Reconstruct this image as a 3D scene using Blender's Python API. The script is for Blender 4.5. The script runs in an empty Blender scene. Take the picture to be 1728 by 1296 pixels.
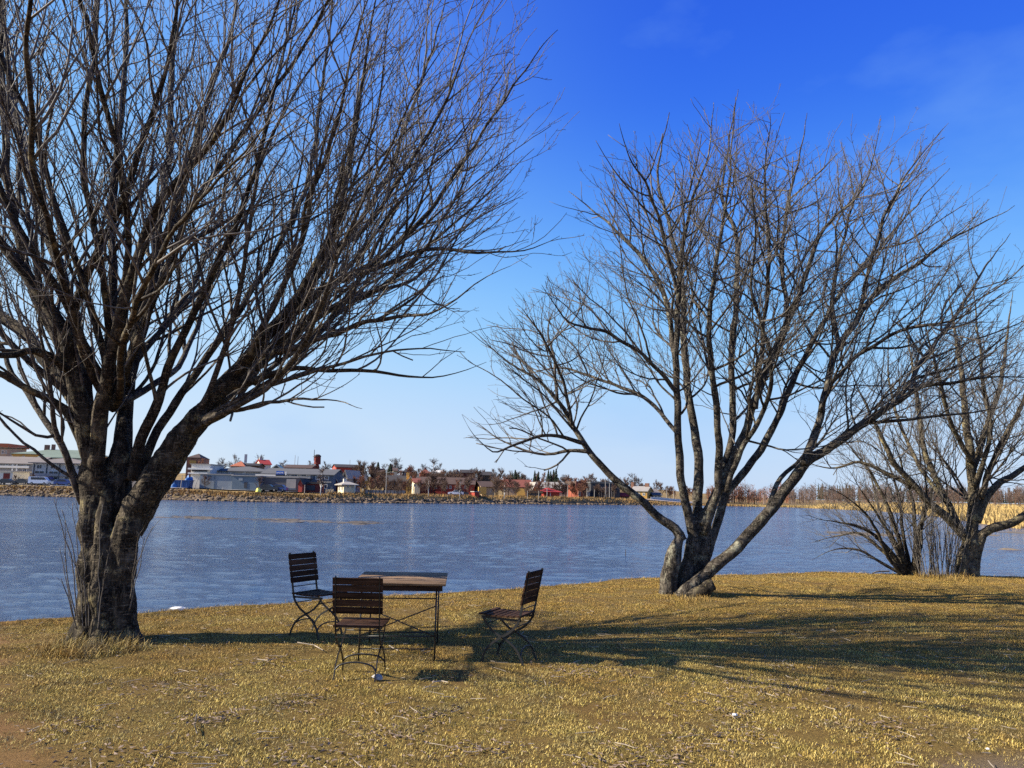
import bpy, bmesh, math, random
import numpy as np
from mathutils import Vector, Matrix, noise

R = math.radians
SC = bpy.context.scene
COL = SC.collection

# ---------------------------------------------------------------- camera
F = 1330.0                      # focal length in pixels of the 1728 px wide photograph
PITCH, ROLL = R(7.92), R(1.2)
CAM = Vector((0.0, 0.0, 1.62))
_f = Vector((0, math.cos(PITCH), math.sin(PITCH)))
_u0 = Vector((0, -math.sin(PITCH), math.cos(PITCH)))
_x0 = Vector((1, 0, 0))
_u = math.cos(ROLL) * _u0 - math.sin(ROLL) * _x0
_r = math.cos(ROLL) * _x0 + math.sin(ROLL) * _u0
cam_data = bpy.data.cameras.new('camera')
cam_data.sensor_width = 36.0
cam_data.lens = F / 1728.0 * 36.0
cam_data.clip_start = 0.05
cam_data.clip_end = 12000
cam = bpy.data.objects.new('camera', cam_data)
COL.objects.link(cam)
m = Matrix((( _r.x, _u.x, -_f.x, CAM.x), (_r.y, _u.y, -_f.y, CAM.y), (_r.z, _u.z, -_f.z, CAM.z), (0, 0, 0, 1)))
cam.matrix_world = m
SC.camera = cam

# ---------------------------------------------------------------- sun and sky
SUN_EL, SUN_TRAVEL = R(31), R(6)          # light travels towards +X, across the view
WORLD_STRENGTH = 0.12
EXPOSURE = 1.1
sun_d = bpy.data.lights.new('sun', 'SUN')
sun_d.energy = 5.0
sun_d.angle = R(0.55)
sun_d.color = (1.0, 0.90, 0.74)
sun = bpy.data.objects.new('sun', sun_d)
COL.objects.link(sun)
_t = Vector((math.cos(SUN_EL) * math.cos(SUN_TRAVEL), math.cos(SUN_EL) * math.sin(SUN_TRAVEL), -math.sin(SUN_EL)))
sun.rotation_euler = _t.to_track_quat('-Z', 'Y').to_euler()
sun.location = (-40, 5, 40)

w = bpy.data.worlds.new('World')
SC.world = w
w.use_nodes = True
nt = w.node_tree
nt.nodes.clear()
N = nt.nodes.new
wo = N('ShaderNodeOutputWorld')
bg = N('ShaderNodeBackground')
bg.inputs['Strength'].default_value = WORLD_STRENGTH
sky = N('ShaderNodeTexSky')
sky.sky_type = 'NISHITA'
sky.sun_disc = False
sky.sun_elevation = SUN_EL
sky.sun_rotation = R(-96)                   # the sun stands to the left of the view
sky.altitude = 0
sky.air_density = 1.0
sky.dust_density = 0.6
sky.ozone_density = 3.0
hs = N('ShaderNodeHueSaturation')
hs.inputs['Saturation'].default_value = 1.15
L = nt.links.new
tc = N('ShaderNodeTexCoord')
sep = N('ShaderNodeSeparateXYZ')
L(tc.outputs['Generated'], sep.inputs[0])
SKY_GAIN = 1.0 / (WORLD_STRENGTH * 2.0 ** EXPOSURE)

def sky_ramp(stops):
    n = N('ShaderNodeValToRGB')
    n.color_ramp.interpolation = 'B_SPLINE'
    e = n.color_ramp.elements
    while len(e) < len(stops): e.new(0.5)
    for i, (p, c) in enumerate(stops):
        e[i].position = p
        e[i].color = (c[0], c[1], c[2], 1)
    L(sep.outputs['Z'], n.inputs['Fac'])
    return n

# clear spring sky: pale at the horizon, deep blue overhead, paler towards the sun on the left
far = sky_ramp([(0.0, (.56, .70, .92)), (0.10, (.48, .66, .94)), (0.20, (.26, .62, 1.0)), (0.33, (.08, .32, .97)), (0.46, (.020, .135, .86)), (0.62, (.02, .10, .76)), (1.0, (.015, .07, .5))])
near = sky_ramp([(0.0, (.74, .82, .90)), (0.10, (.62, .77, .95)), (0.22, (.44, .70, .97)), (0.38, (.25, .56, .97)), (0.55, (.15, .41, .95)), (0.75, (.06, .2, .75)), (1.0, (.015, .07, .5))])
sunfac = N('ShaderNodeMapRange')
sunfac.interpolation_type = 'SMOOTHSTEP'
sunfac.inputs['From Min'].default_value = 0.22
sunfac.inputs['From Max'].default_value = -0.62
L(sep.outputs['X'], sunfac.inputs['Value'])
mg = N('ShaderNodeMix'); mg.data_type = 'RGBA'
L(sunfac.outputs[0], mg.inputs[0]); L(far.outputs[0], mg.inputs[6]); L(near.outputs[0], mg.inputs[7])
gn = N('ShaderNodeVectorMath'); gn.operation = 'SCALE'; gn.inputs['Scale'].default_value = SKY_GAIN
L(mg.outputs[2], gn.inputs[0])
mn = N('ShaderNodeMix'); mn.data_type = 'RGBA'
mn.inputs[0].default_value = 0.93
L(sky.outputs[0], hs.inputs['Color'])
L(hs.outputs[0], mn.inputs[6]); L(gn.outputs[0], mn.inputs[7])
# faint high wisps of cloud
mp = N('ShaderNodeMapping')
mp.inputs['Scale'].default_value = (1.5, 1.5, 3.4)
mp.inputs['Rotation'].default_value = (0.2, 0.5, 0.3)
mp.inputs['Location'].default_value = (0.55, 0.2, 0.1)
nz = N('ShaderNodeTexNoise')
nz.inputs['Scale'].default_value = 2.2
nz.inputs['Detail'].default_value = 7
nz.inputs['Roughness'].default_value = 0.5
rp = N('ShaderNodeValToRGB')
rp.color_ramp.elements[0].position = 0.53
rp.color_ramp.elements[0].color = (0, 0, 0, 1)
rp.color_ramp.elements[1].position = 0.80
rp.color_ramp.elements[1].color = (0.34, 0.34, 0.34, 1)
mx = N('ShaderNodeMix')
mx.data_type = 'RGBA'
mx.inputs[7].default_value = (.30 * SKY_GAIN, .56 * SKY_GAIN, .97 * SKY_GAIN, 1)
L(tc.outputs['Generated'], mp.inputs['Vector'])
L(mp.outputs['Vector'], nz.inputs['Vector'])
L(nz.outputs['Fac'], rp.inputs['Fac'])
L(mn.outputs[2], mx.inputs[6])
L(rp.outputs['Color'], mx.inputs[0])
L(mx.outputs[2], bg.inputs['Color'])
L(bg.outputs[0], wo.inputs['Surface'])

SC.view_settings.view_transform = 'Standard'
SC.view_settings.look = 'None'
SC.view_settings.exposure = EXPOSURE
SC.view_settings.gamma = 1.0
SC.view_settings.use_curve_mapping = False
SC.cycles.use_denoising = False
SC.cycles.sample_clamp_indirect = 5.0
SC.cycles.sample_clamp_direct = 2.0
SC.cycles.max_bounces = 6
SC.cycles.transparent_max_bounces = 4

random.seed(11)
rnd = random.Random(7)

# ---------------------------------------------------------------- helpers
def ray(px, py):
    return _f + _r * ((px - 864.0) / F) - _u * ((py - 648.0) / F)

def at(px, py, Y):                           # the point of a sight line at depth Y
    d = ray(px, py)
    return CAM + d * (Y / d.y)

def on_level(px, py, z=0.0):
    d = ray(px, py)
    return CAM + d * ((z - CAM.z) / d.z)

def tag(o, label=None, cat=None, group=None, kind=None):
    if label: o['label'] = label
    if cat: o['category'] = cat
    if group: o['group'] = group
    if kind: o['kind'] = kind
    return o

def empty(name, loc, rz=0.0, parent=None):
    o = bpy.data.objects.new(name, None)
    o.empty_display_size = 0.2
    COL.objects.link(o)
    o.location = loc
    o.rotation_euler = (0, 0, rz)
    if parent: o.parent = parent
    return o

def thing(name, label, cat, loc=(0, 0, 0), rz=0.0, group=None):
    return tag(empty(name, loc, rz), label, cat, group)

class MB:
    def __init__(s):
        s.v, s.f, s.mi = [], [], []
    def add(s, verts, faces, mi=0):
        n = len(s.v)
        s.v.extend([tuple(p) for p in verts])
        s.f.extend([tuple(i + n for i in f) for f in faces])
        s.mi.extend([mi] * len(faces))
        return s
    def box(s, x0, x1, y0, y1, z0, z1, mi=0, M=None):
        vs = [(x0, y0, z0), (x1, y0, z0), (x1, y1, z0), (x0, y1, z0), (x0, y0, z1), (x1, y0, z1), (x1, y1, z1), (x0, y1, z1)]
        if M is not None: vs = [M @ Vector(q) for q in vs]
        return s.add(vs, [(3, 2, 1, 0), (4, 5, 6, 7), (0, 1, 5, 4), (1, 2, 6, 5), (2, 3, 7, 6), (3, 0, 4, 7)], mi)
    def prism(s, poly, axis, a0, a1, mi=0):
        """polygon of 2-D points swept along an axis; 'x': poly=(y,z), 'y': poly=(x,z), 'z': poly=(x,y)"""
        def P(q, a):
            return {'x': (a, q[0], q[1]), 'y': (q[0], a, q[1]), 'z': (q[0], q[1], a)}[axis]
        n = len(poly)
        vs = [P(q, a0) for q in poly] + [P(q, a1) for q in poly]
        fs = [tuple(range(n)), tuple(range(2 * n - 1, n - 1, -1))]
        fs += [(i, i + n, (i + 1) % n + n, (i + 1) % n) for i in range(n)]
        return s.add(vs, fs, mi)
    def tube(s, pts, rads, sides=6, mi=0, caps=True):
        pts = [Vector(p) for p in pts]
        n = len(pts)
        if not hasattr(rads, '__len__'): rads = [rads] * n
        base = len(s.v)
        t = (pts[1] - pts[0]).normalized()
        a = t.orthogonal().normalized()
        cs = [(math.cos(2 * math.pi * k / sides), math.sin(2 * math.pi * k / sides)) for k in range(sides)]
        V = s.v
        for i in range(n):
            if 0 < i < n - 1: t = pts[i + 1] - pts[i - 1]
            elif i == n - 1: t = pts[i] - pts[i - 1]
            t = t.normalized()
            a = a - t * a.dot(t)
            if a.length < 1e-6: a = t.orthogonal()
            a.normalize()
            b = t.cross(a)
            p = pts[i]; rr = rads[i]
            for c, sn in cs:
                V.append((p.x + rr * (a.x * c + b.x * sn), p.y + rr * (a.y * c + b.y * sn), p.z + rr * (a.z * c + b.z * sn)))
        Fc = s.f
        nf = len(Fc)
        for i in range(n - 1):
            o = base + i * sides
            for k in range(sides):
                k2 = (k + 1) % sides
                Fc.append((o + k, o + k2, o + sides + k2, o + sides + k))
        if caps:
            Fc.append(tuple(base + k for k in range(sides - 1, -1, -1)))
            Fc.append(tuple(base + (n - 1) * sides + k for k in range(sides)))
        s.mi.extend([mi] * (len(Fc) - nf))
        return s
    def mesh(s, name, mats, smooth=False):
        me = bpy.data.meshes.new(name)
        me.from_pydata(s.v, [], s.f)
        if not isinstance(mats, (list, tuple)): mats = [mats]
        for q in mats: me.materials.append(q)
        if len(mats) > 1: me.polygons.foreach_set('material_index', s.mi)
        if smooth: me.polygons.foreach_set('use_smooth', [True] * len(me.polygons))
        me.update()
        return me
    def build(s, name, mats, parent=None, smooth=False, loc=None):
        o = bpy.data.objects.new(name, s.mesh(name, mats, smooth))
        COL.objects.link(o)
        if parent: o.parent = parent
        if loc is not None: o.location = loc
        return o

def link_mesh(name, me, parent=None, loc=(0, 0, 0), rz=0.0):
    o = bpy.data.objects.new(name, me)
    COL.objects.link(o)
    if parent: o.parent = parent
    o.location = loc
    o.rotation_euler = (0, 0, rz)
    return o

def copy_tree(o, parent=None):
    c = o.copy()
    COL.objects.link(c)
    if parent: c.parent = parent
    for ch in list(o.children): copy_tree(ch, c)
    return c

# ---------------------------------------------------------------- materials
def new_mat(name):
    mt = bpy.data.materials.new(name)
    mt.use_nodes = True
    t = mt.node_tree
    b = t.nodes['Principled BSDF']
    return mt, t, b

def node(t, kind, **kw):
    n = t.nodes.new(kind)
    for k, v in kw.items():
        if k in n.inputs: n.inputs[k].default_value = v
        else: setattr(n, k, v)
    return n

def ramp(t, stops):
    n = t.nodes.new('ShaderNodeValToRGB')
    e = n.color_ramp.elements
    while len(e) < len(stops): e.new(0.5)
    for i, (p, c) in enumerate(stops):
        e[i].position = p
        e[i].color = (c[0], c[1], c[2], 1) if hasattr(c, '__len__') else (c, c, c, 1)
    return n

def mix(t, fac, a, b, mode='MIX'):
    n = t.nodes.new('ShaderNodeMix')
    n.data_type = 'RGBA'
    n.blend_type = mode
    for sock, val in ((n.inputs[0], fac), (n.inputs[6], a), (n.inputs[7], b)):
        if hasattr(val, 'is_linked') or hasattr(val, 'links'): t.links.new(val, sock)
        elif hasattr(val, '__len__'): sock.default_value = (val[0], val[1], val[2], 1)
        else: sock.default_value = val
    return n.outputs[2]

def simple(name, col, rough=0.8, var=0.25, scale=3.0, bump=0.0, bscale=None, metal=0.0, spec=0.3):
    mt, t, b = new_mat(name)
    c = node(t, 'ShaderNodeTexCoord')
    nz = node(t, 'ShaderNodeTexNoise', Scale=scale, Detail=5.0, Roughness=0.6)
    t.links.new(c.outputs['Object'], nz.inputs['Vector'])
    lo = [max(0, x * (1 - var)) for x in col]
    hi = [min(1, x * (1 + var)) for x in col]
    r_ = ramp(t, [(0.3, lo), (0.7, hi)])
    t.links.new(nz.outputs['Fac'], r_.inputs['Fac'])
    t.links.new(r_.outputs['Color'], b.inputs['Base Color'])
    b.inputs['Roughness'].default_value = rough
    b.inputs['Metallic'].default_value = metal
    b.inputs['Specular IOR Level'].default_value = spec
    if bump:
        n2 = node(t, 'ShaderNodeTexNoise', Scale=bscale or scale * 6, Detail=4.0)
        t.links.new(c.outputs['Object'], n2.inputs['Vector'])
        bp = node(t, 'ShaderNodeBump', Strength=bump, Distance=0.02)
        t.links.new(n2.outputs['Fac'], bp.inputs['Height'])
        t.links.new(bp.outputs['Normal'], b.inputs['Normal'])
    return mt

def bark_mat(name, dark, mid, light, lichen, lich_amt, scale=1.0, bump=1.0):
    mt, t, b = new_mat(name)
    c = node(t, 'ShaderNodeTexCoord')
    mp = node(t, 'ShaderNodeMapping')
    mp.inputs['Scale'].default_value = (scale, scale, scale * 0.28)
    t.links.new(c.outputs['Object'], mp.inputs['Vector'])
    n1 = node(t, 'ShaderNodeTexNoise', Scale=11.0, Detail=8.0, Roughness=0.7)
    t.links.new(mp.outputs[0], n1.inputs['Vector'])
    vo = node(t, 'ShaderNodeTexVoronoi', Scale=30.0, feature='DISTANCE_TO_EDGE')
    wn = node(t, 'ShaderNodeTexNoise', Scale=9.0, Detail=3.0)
    t.links.new(mp.outputs[0], wn.inputs['Vector'])
    ad = node(t, 'ShaderNodeVectorMath', operation='MULTIPLY_ADD')
    ad.inputs[1].default_value = (0.22, 0.22, 0.22)
    t.links.new(wn.outputs['Color'], ad.inputs[0])
    t.links.new(mp.outputs[0], ad.inputs[2])
    t.links.new(ad.outputs[0], vo.inputs['Vector'])
    r1 = ramp(t, [(0.28, dark), (0.5, mid), (0.72, light)])
    t.links.new(n1.outputs['Fac'], r1.inputs['Fac'])
    crack = ramp(t, [(0.0, 0.0), (0.14, 1.0)])
    t.links.new(vo.outputs['Distance'], crack.inputs['Fac'])
    n4 = node(t, 'ShaderNodeTexNoise', Scale=7.0, Detail=4.0)
    t.links.new(c.outputs['Object'], n4.inputs['Vector'])
    r4 = ramp(t, [(0.42, 0.0), (0.6, 1.0)])
    t.links.new(n4.outputs['Fac'], r4.inputs['Fac'])
    soft = node(t, 'ShaderNodeMath', operation='MAXIMUM')
    t.links.new(crack.outputs['Color'], soft.inputs[0])
    t.links.new(r4.outputs['Color'], soft.inputs[1])
    col = mix(t, soft.outputs[0], tuple(x * 0.55 for x in dark), r1.outputs['Color'])
    mp5 = node(t, 'ShaderNodeMapping')                     # short pale bands that run round the stem
    mp5.inputs['Scale'].default_value = (9 * scale, 9 * scale, 62 * scale)
    t.links.new(c.outputs['Object'], mp5.inputs['Vector'])
    n5 = node(t, 'ShaderNodeTexNoise', Scale=1.0, Detail=3.0, Roughness=0.6)
    t.links.new(mp5.outputs[0], n5.inputs['Vector'])
    r5 = ramp(t, [(0.56, 0.0), (0.68, 0.75)])
    t.links.new(n5.outputs['Fac'], r5.inputs['Fac'])
    col = mix(t, r5.outputs['Color'], col, tuple(min(1, x * 1.25) for x in light))
    n3 = node(t, 'ShaderNodeTexNoise', Scale=4.3, Detail=9.0, Roughness=0.72)
    t.links.new(c.outputs['Object'], n3.inputs['Vector'])
    rl = ramp(t, [(0.60 - lich_amt, 0.0), (0.72 - lich_amt, 1.0)])
    t.links.new(n3.outputs['Fac'], rl.inputs['Fac'])
    col = mix(t, rl.outputs['Color'], col, lichen)
    t.links.new(col, b.inputs['Base Color'])
    b.inputs['Roughness'].default_value = 0.9
    b.inputs['Specular IOR Level'].default_value = 0.2
    hb = node(t, 'ShaderNodeMath', operation='ADD')
    sc = node(t, 'ShaderNodeMath', operation='MULTIPLY')
    sc.inputs[1].default_value = 0.8
    t.links.new(n1.outputs['Fac'], sc.inputs[0])
    t.links.new(soft.outputs[0], hb.inputs[0])
    t.links.new(sc.outputs[0], hb.inputs[1])
    bp = node(t, 'ShaderNodeBump', Strength=bump, Distance=0.02)
    t.links.new(hb.outputs[0], bp.inputs['Height'])
    t.links.new(bp.outputs['Normal'], b.inputs['Normal'])
    return mt

M = {}
M['bark_dark'] = bark_mat('bark_dark', (.012, .009, .007), (.040, .032, .022), (.15, .122, .084), (.27, .225, .115), .04)
M['bark_grey'] = bark_mat('bark_grey', (.016, .013, .010), (.062, .052, .041), (.18, .155, .12), (.27, .26, .19), .07)
M['bark_ochre'] = bark_mat('bark_ochre', (.035, .027, .018), (.10, .082, .055), (.20, .165, .11), (.27, .23, .12), .07)
M['branch'] = bark_mat('branch_bark', (.018, .014, .011), (.062, .052, .042), (.20, .175, .145), (.27, .25, .18), .03, 1.6, .6)
M['twig'] = simple('twig_bark', (.112, .099, .086), .7, .4, 5.0, spec=.35)
M['twig_red'] = simple('twig_bark_red', (.105, .092, .078), .7, .4, 5.0, spec=.35)

# ---------------------------------------------------------------- lawn
EDGE_PX = [(-60, 1056), (0, 1046), (110, 1036), (230, 1029), (300, 1023), (500, 1012), (600, 1006), (760, 997), (900, 988), (1000, 980), (1100, 972), (1210, 967), (1400, 966), (1550, 967), (1728, 972)]
_e = [on_level(px, py) for px, py in EDGE_PX]
EX = [-400, -60, -20, -9.5] + [p.x for p in _e] + [22, 60, 400]
EY = [-60, -25, 0.0, 6.2] + [p.y for p in _e] + [19.0, 16, -40]

def edge_y(x):
    return float(np.interp(x, EX, EY)) + 0.10 * noise.noise((x * 0.9, 3.3, 0)) + 0.05 * noise.noise((x * 3.1, 7.3, 0))

def lawn_z(x, y):
    if abs(x) > 40 or y < -30: return 0.0
    z = 0.05 * noise.noise((x * 0.35, y * 0.35, 1.7)) + 0.025 * noise.noise((x * 1.1, y * 1.1, 5.1)) + 0.010 * noise.noise((x * 3.7, y * 3.7, 9.1))
    return z - 0.02

def dirt_and_blur(x, y):
    """bare earth: the worn patch at the near right, and a left corner added for a lens blur"""
    a = (-(x + 3.32) * 0.80 - (y - 5.2) * 0.50) / 0.7 + 0.5 + 0.7 * noise.noise((x * 1.5, y * 1.5, 2.2))  # left corner: earth added in place of a lens blur
    d = math.hypot((x - 3.6) / 1.1, (y - 4.7) / 0.75)
    c = (1.15 - d) * 2.2 + 0.9 * noise.noise((x * 2.0, y * 2.0, 4.2))
    return max(0.0, min(1.0, max(a, c)))

def build_lawn():
    xs = [-400, -200, -100, -60, -40, -28, -20, -16, -13] + list(np.arange(-11, 15.01, 0.13)) + [16, 18, 20, 23, 27, 33, 40, 60, 100, 200, 400]
    offs = [3.2, 1.9, 1.2, 0.75, 0.42, 0.2, 0.08, 0] + list(-np.arange(0.1, 14.5, 0.13)) + [-15, -16, -18, -21, -26, -35, -60, -120, -300]
    zb = {3.2: -2.6, 1.9: -1.9, 1.2: -1.35, 0.75: -0.85, 0.42: -0.42, 0.2: -0.16, 0.08: -0.05}
    vs, den = [], []
    for x in xs:
        ey = edge_y(x)
        for o in offs:
            y = ey + o
            z = lawn_z(x, min(y, ey)) + zb.get(o, 0.0)
            if o < 0: z -= 0.05 * max(0, 1 + o / 0.5)
            vs.append((x, y, z))
            den.append(dirt_and_blur(x, y))
    n = len(offs)
    fs = []
    for i in range(len(xs) - 1):
        for j in range(n - 1):
            a = i * n + j
            fs.append((a, a + 1, a + n + 1, a + n))
    me = bpy.data.meshes.new('lawn')
    me.from_pydata(vs, [], fs)
    at_ = me.attributes.new('dirt_and_blur', 'FLOAT', 'POINT')
    at_.data.foreach_set('value', den)
    me.polygons.foreach_set('use_smooth', [True] * len(me.polygons))
    me.update()
    if me.polygons[0].normal.z < 0: me.flip_normals()
    return me

def lawn_mat():
    mt, t, b = new_mat('lawn_ground')
    g = node(t, 'ShaderNodeNewGeometry')
    n1 = node(t, 'ShaderNodeTexNoise', Scale=0.9, Detail=6.0, Roughness=0.65)
    n2 = node(t, 'ShaderNodeTexNoise', Scale=48.0, Detail=6.0, Roughness=0.8)
    n3 = node(t, 'ShaderNodeTexNoise', Scale=2.6, Detail=5.0, Roughness=0.7)
    for q in (n1, n2, n3): t.links.new(g.outputs['Position'], q.inputs['Vector'])
    r1 = ramp(t, [(0.35, (.19, .145, .04)), (0.5, (.22, .15, .044)), (0.66, (.17, .10, .034))])
    t.links.new(n1.outputs['Fac'], r1.inputs['Fac'])
    r2 = ramp(t, [(0.36, (.022, .015, .006)), (0.55, (.15, .095, .028)), (0.74, (.42, .28, .09))])
    t.links.new(n2.outputs['Fac'], r2.inputs['Fac'])
    col = mix(t, 0.55, r1.outputs['Color'], r2.outputs['Color'])
    r3 = ramp(t, [(0.60, 0.0), (0.72, 1.0)])
    t.links.new(n3.outputs['Fac'], r3.inputs['Fac'])
    col = mix(t, r3.outputs['Color'], col, (.085, .06, .032))
    at_ = node(t, 'ShaderNodeAttribute', attribute_name='dirt_and_blur')
    rd = ramp(t, [(0.25, (.15, .068, .03)), (0.75, (.30, .155, .075))])
    t.links.new(n2.outputs['Fac'], rd.inputs['Fac'])
    sx = node(t, 'ShaderNodeSeparateXYZ')                   # left: red earth added for an orange lens blur; right: grey brown earth
    t.links.new(g.outputs['Position'], sx.inputs[0])
    side = node(t, 'ShaderNodeMapRange')
    side.inputs['From Min'].default_value = -2.0; side.inputs['From Max'].default_value = 2.0
    t.links.new(sx.outputs['X'], side.inputs['Value'])
    grey = ramp(t, [(0.25, (.085, .062, .04)), (0.75, (.21, .16, .105))])
    t.links.new(n2.outputs['Fac'], grey.inputs['Fac'])
    earth = mix(t, side.outputs[0], rd.outputs['Color'], grey.outputs['Color'])
    col = mix(t, at_.outputs['Fac'], col, earth)
    t.links.new(col, b.inputs['Base Color'])
    b.inputs['Roughness'].default_value = 0.95
    b.inputs['Specular IOR Level'].default_value = 0.1
    bp = node(t, 'ShaderNodeBump', Strength=0.9, Distance=0.02)
    t.links.new(n2.outputs['Fac'], bp.inputs['Height'])
    t.links.new(bp.outputs['Normal'], b.inputs['Normal'])
    return mt

M['lawn'] = lawn_mat()
lawn_me = build_lawn()
lawn_me.materials.append(M['lawn'])
tag(link_mesh('lawn', lawn_me), kind='structure')

# ---------------------------------------------------------------- far shore and land across the water
WZ = -1.2
SHORE_PX = [(-3200, 60), (-1500, 130), (-500, 165), (-300, 168), (0, 186), (150, 176), (300, 169), (420, 167), (560, 174), (700, 192), (850, 215), (960, 233), (1080, 257), (1200, 284), (1330, 286),
            (1400, 262), (1480, 230), (1540, 190), (1600, 140), (1660, 106), (1728, 90), (1850, 74), (2200, 52), (3500, 34), (5200, 20)]
SB = [(px - 864.0) / F for px, _ in SHORE_PX]
SY = [y for _, y in SHORE_PX]

def shore(b): return float(np.interp(b, SB, SY))

def sstep(a, b, x):
    t = max(0.0, min(1.0, (x - a) / (b - a)))
    return t * t * (3 - 2 * t)

def land_z(X, Y):
    b = X / Y
    s = Y - shore(b)
    top = 2.35 - .45 * sstep(-0.42, -0.2, b) - 1.1 * sstep(0.18, 0.40, b)
    z = WZ - 0.9 + 0.9 * sstep(-7, 0, s)
    z += top * sstep(0, 5.5 + 30 * sstep(0.1, 0.35, b), s)
    hill = (1 - 0.80 * sstep(0.02, 0.40, b)) * (0.55 + 0.45 * sstep(-0.62, -0.3, b))
    z += hill * (7.5 * sstep(28, 190, s) + 5 * sstep(190, 900, s))
    if s > 0: z += 0.12 * noise.noise((X * 0.11, Y * 0.11, 0)) * min(1, s / 4)
    return z

def build_land():
    bs = [-3.2, -2.4, -1.7, -1.2, -0.95, -0.85] + list(np.linspace(-0.78, 0.78, 210)) + [0.85, 0.95, 1.2, 1.7, 2.4, 3.2]
    ss = [-12, -7, -4, -2, -0.7] + list(np.arange(0, 8, 0.9)) + [9, 11, 13, 15, 18, 22, 26, 31, 37, 44, 52, 62, 75, 90, 110, 135, 165, 200, 250, 320, 430, 600, 900, 1500, 2600, 5000]
    vs, fs = [], []
    for b in bs:
        for s in ss:
            Y = shore(b) + s
            if s > -1 and s < 8: Y += 1.3 * noise.noise((b * 160, s * 0.4, 2))
            vs.append((b * Y, Y, land_z(b * Y, Y)))
    n = len(ss)
    for i in range(len(bs) - 1):
        for j in range(n - 1):
            a = i * n + j
            fs.append((a, a + n, a + n + 1, a + 1))
    me = bpy.data.meshes.new('far_land')
    me.from_pydata(vs, [], fs)
    me.polygons.foreach_set('use_smooth', [True] * len(me.polygons))
    me.update()
    return me

def land_mat():
    mt, t, b = new_mat('far_land_grass')
    g = node(t, 'ShaderNodeNewGeometry')
    n1 = node(t, 'ShaderNodeTexNoise', Scale=0.06, Detail=7.0, Roughness=0.7)
    n2 = node(t, 'ShaderNodeTexNoise', Scale=0.7, Detail=5.0, Roughness=0.7)
    for q in (n1, n2): t.links.new(g.outputs['Position'], q.inputs['Vector'])
    r1 = ramp(t, [(0.35, (.13, .085, .038)), (0.5, (.27, .185, .075)), (0.65, (.40, .28, .11))])
    t.links.new(n1.outputs['Fac'], r1.inputs['Fac'])
    r2 = ramp(t, [(0.3, (.10, .07, .035)), (0.7, (.34, .24, .10))])
    t.links.new(n2.outputs['Fac'], r2.inputs['Fac'])
    col = mix(t, 0.5, r1.outputs['Color'], r2.outputs['Color'])
    sp = node(t, 'ShaderNodeSeparateXYZ')
    t.links.new(g.outputs['Position'], sp.inputs[0])
    mr = node(t, 'ShaderNodeMapRange')
    mr.inputs['From Min'].default_value = WZ + .1
    mr.inputs['From Max'].default_value = WZ + 1.5
    t.links.new(sp.outputs['Z'], mr.inputs['Value'])
    col = mix(t, mr.outputs[0], (.075, .06, .042), col)
    t.links.new(col, b.inputs['Base Color'])
    b.inputs['Roughness'].default_value = 0.95
    b.inputs['Specular IOR Level'].default_value = 0.1
    return mt

M['land'] = land_mat()
land_me = build_land()
land_me.materials.append(M['land'])
tag(link_mesh('far_land', land_me), kind='structure')

def strip(name, px0, px1, s0, s1, lift, mat, step=12):
    """a band of the far land between two distances behind the water's edge"""
    mb = MB()
    vs = []
    pxs = np.arange(px0, px1 + 1, step)
    K = 4
    for px in pxs:
        b = (px - 864.0) / F
        for k in range(K):
            s = s0 + (s1 - s0) * k / (K - 1)
            Y = shore(b) + s
            vs.append((b * Y, Y, land_z(b * Y, Y) + lift))
    fs = []
    for i in range(len(pxs) - 1):
        for k in range(K - 1):
            a = i * K + k
            fs.append((a, a + K, a + K + 1, a + 1))
    mb.add(vs, fs)
    return tag(mb.build(name, mat, smooth=True), kind='structure')

M['asphalt'] = simple('pale_asphalt', (.30, .29, .28), .9, .12, .4)
M['path'] = simple('path_gravel', (.42, .36, .30), .9, .15, .4)
strip('road', -300, 560, 5.2, 19.0, 0.22, M['asphalt'])
strip('footpath', 570, 1180, 9.0, 13.5, 0.16, M['path'])

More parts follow.
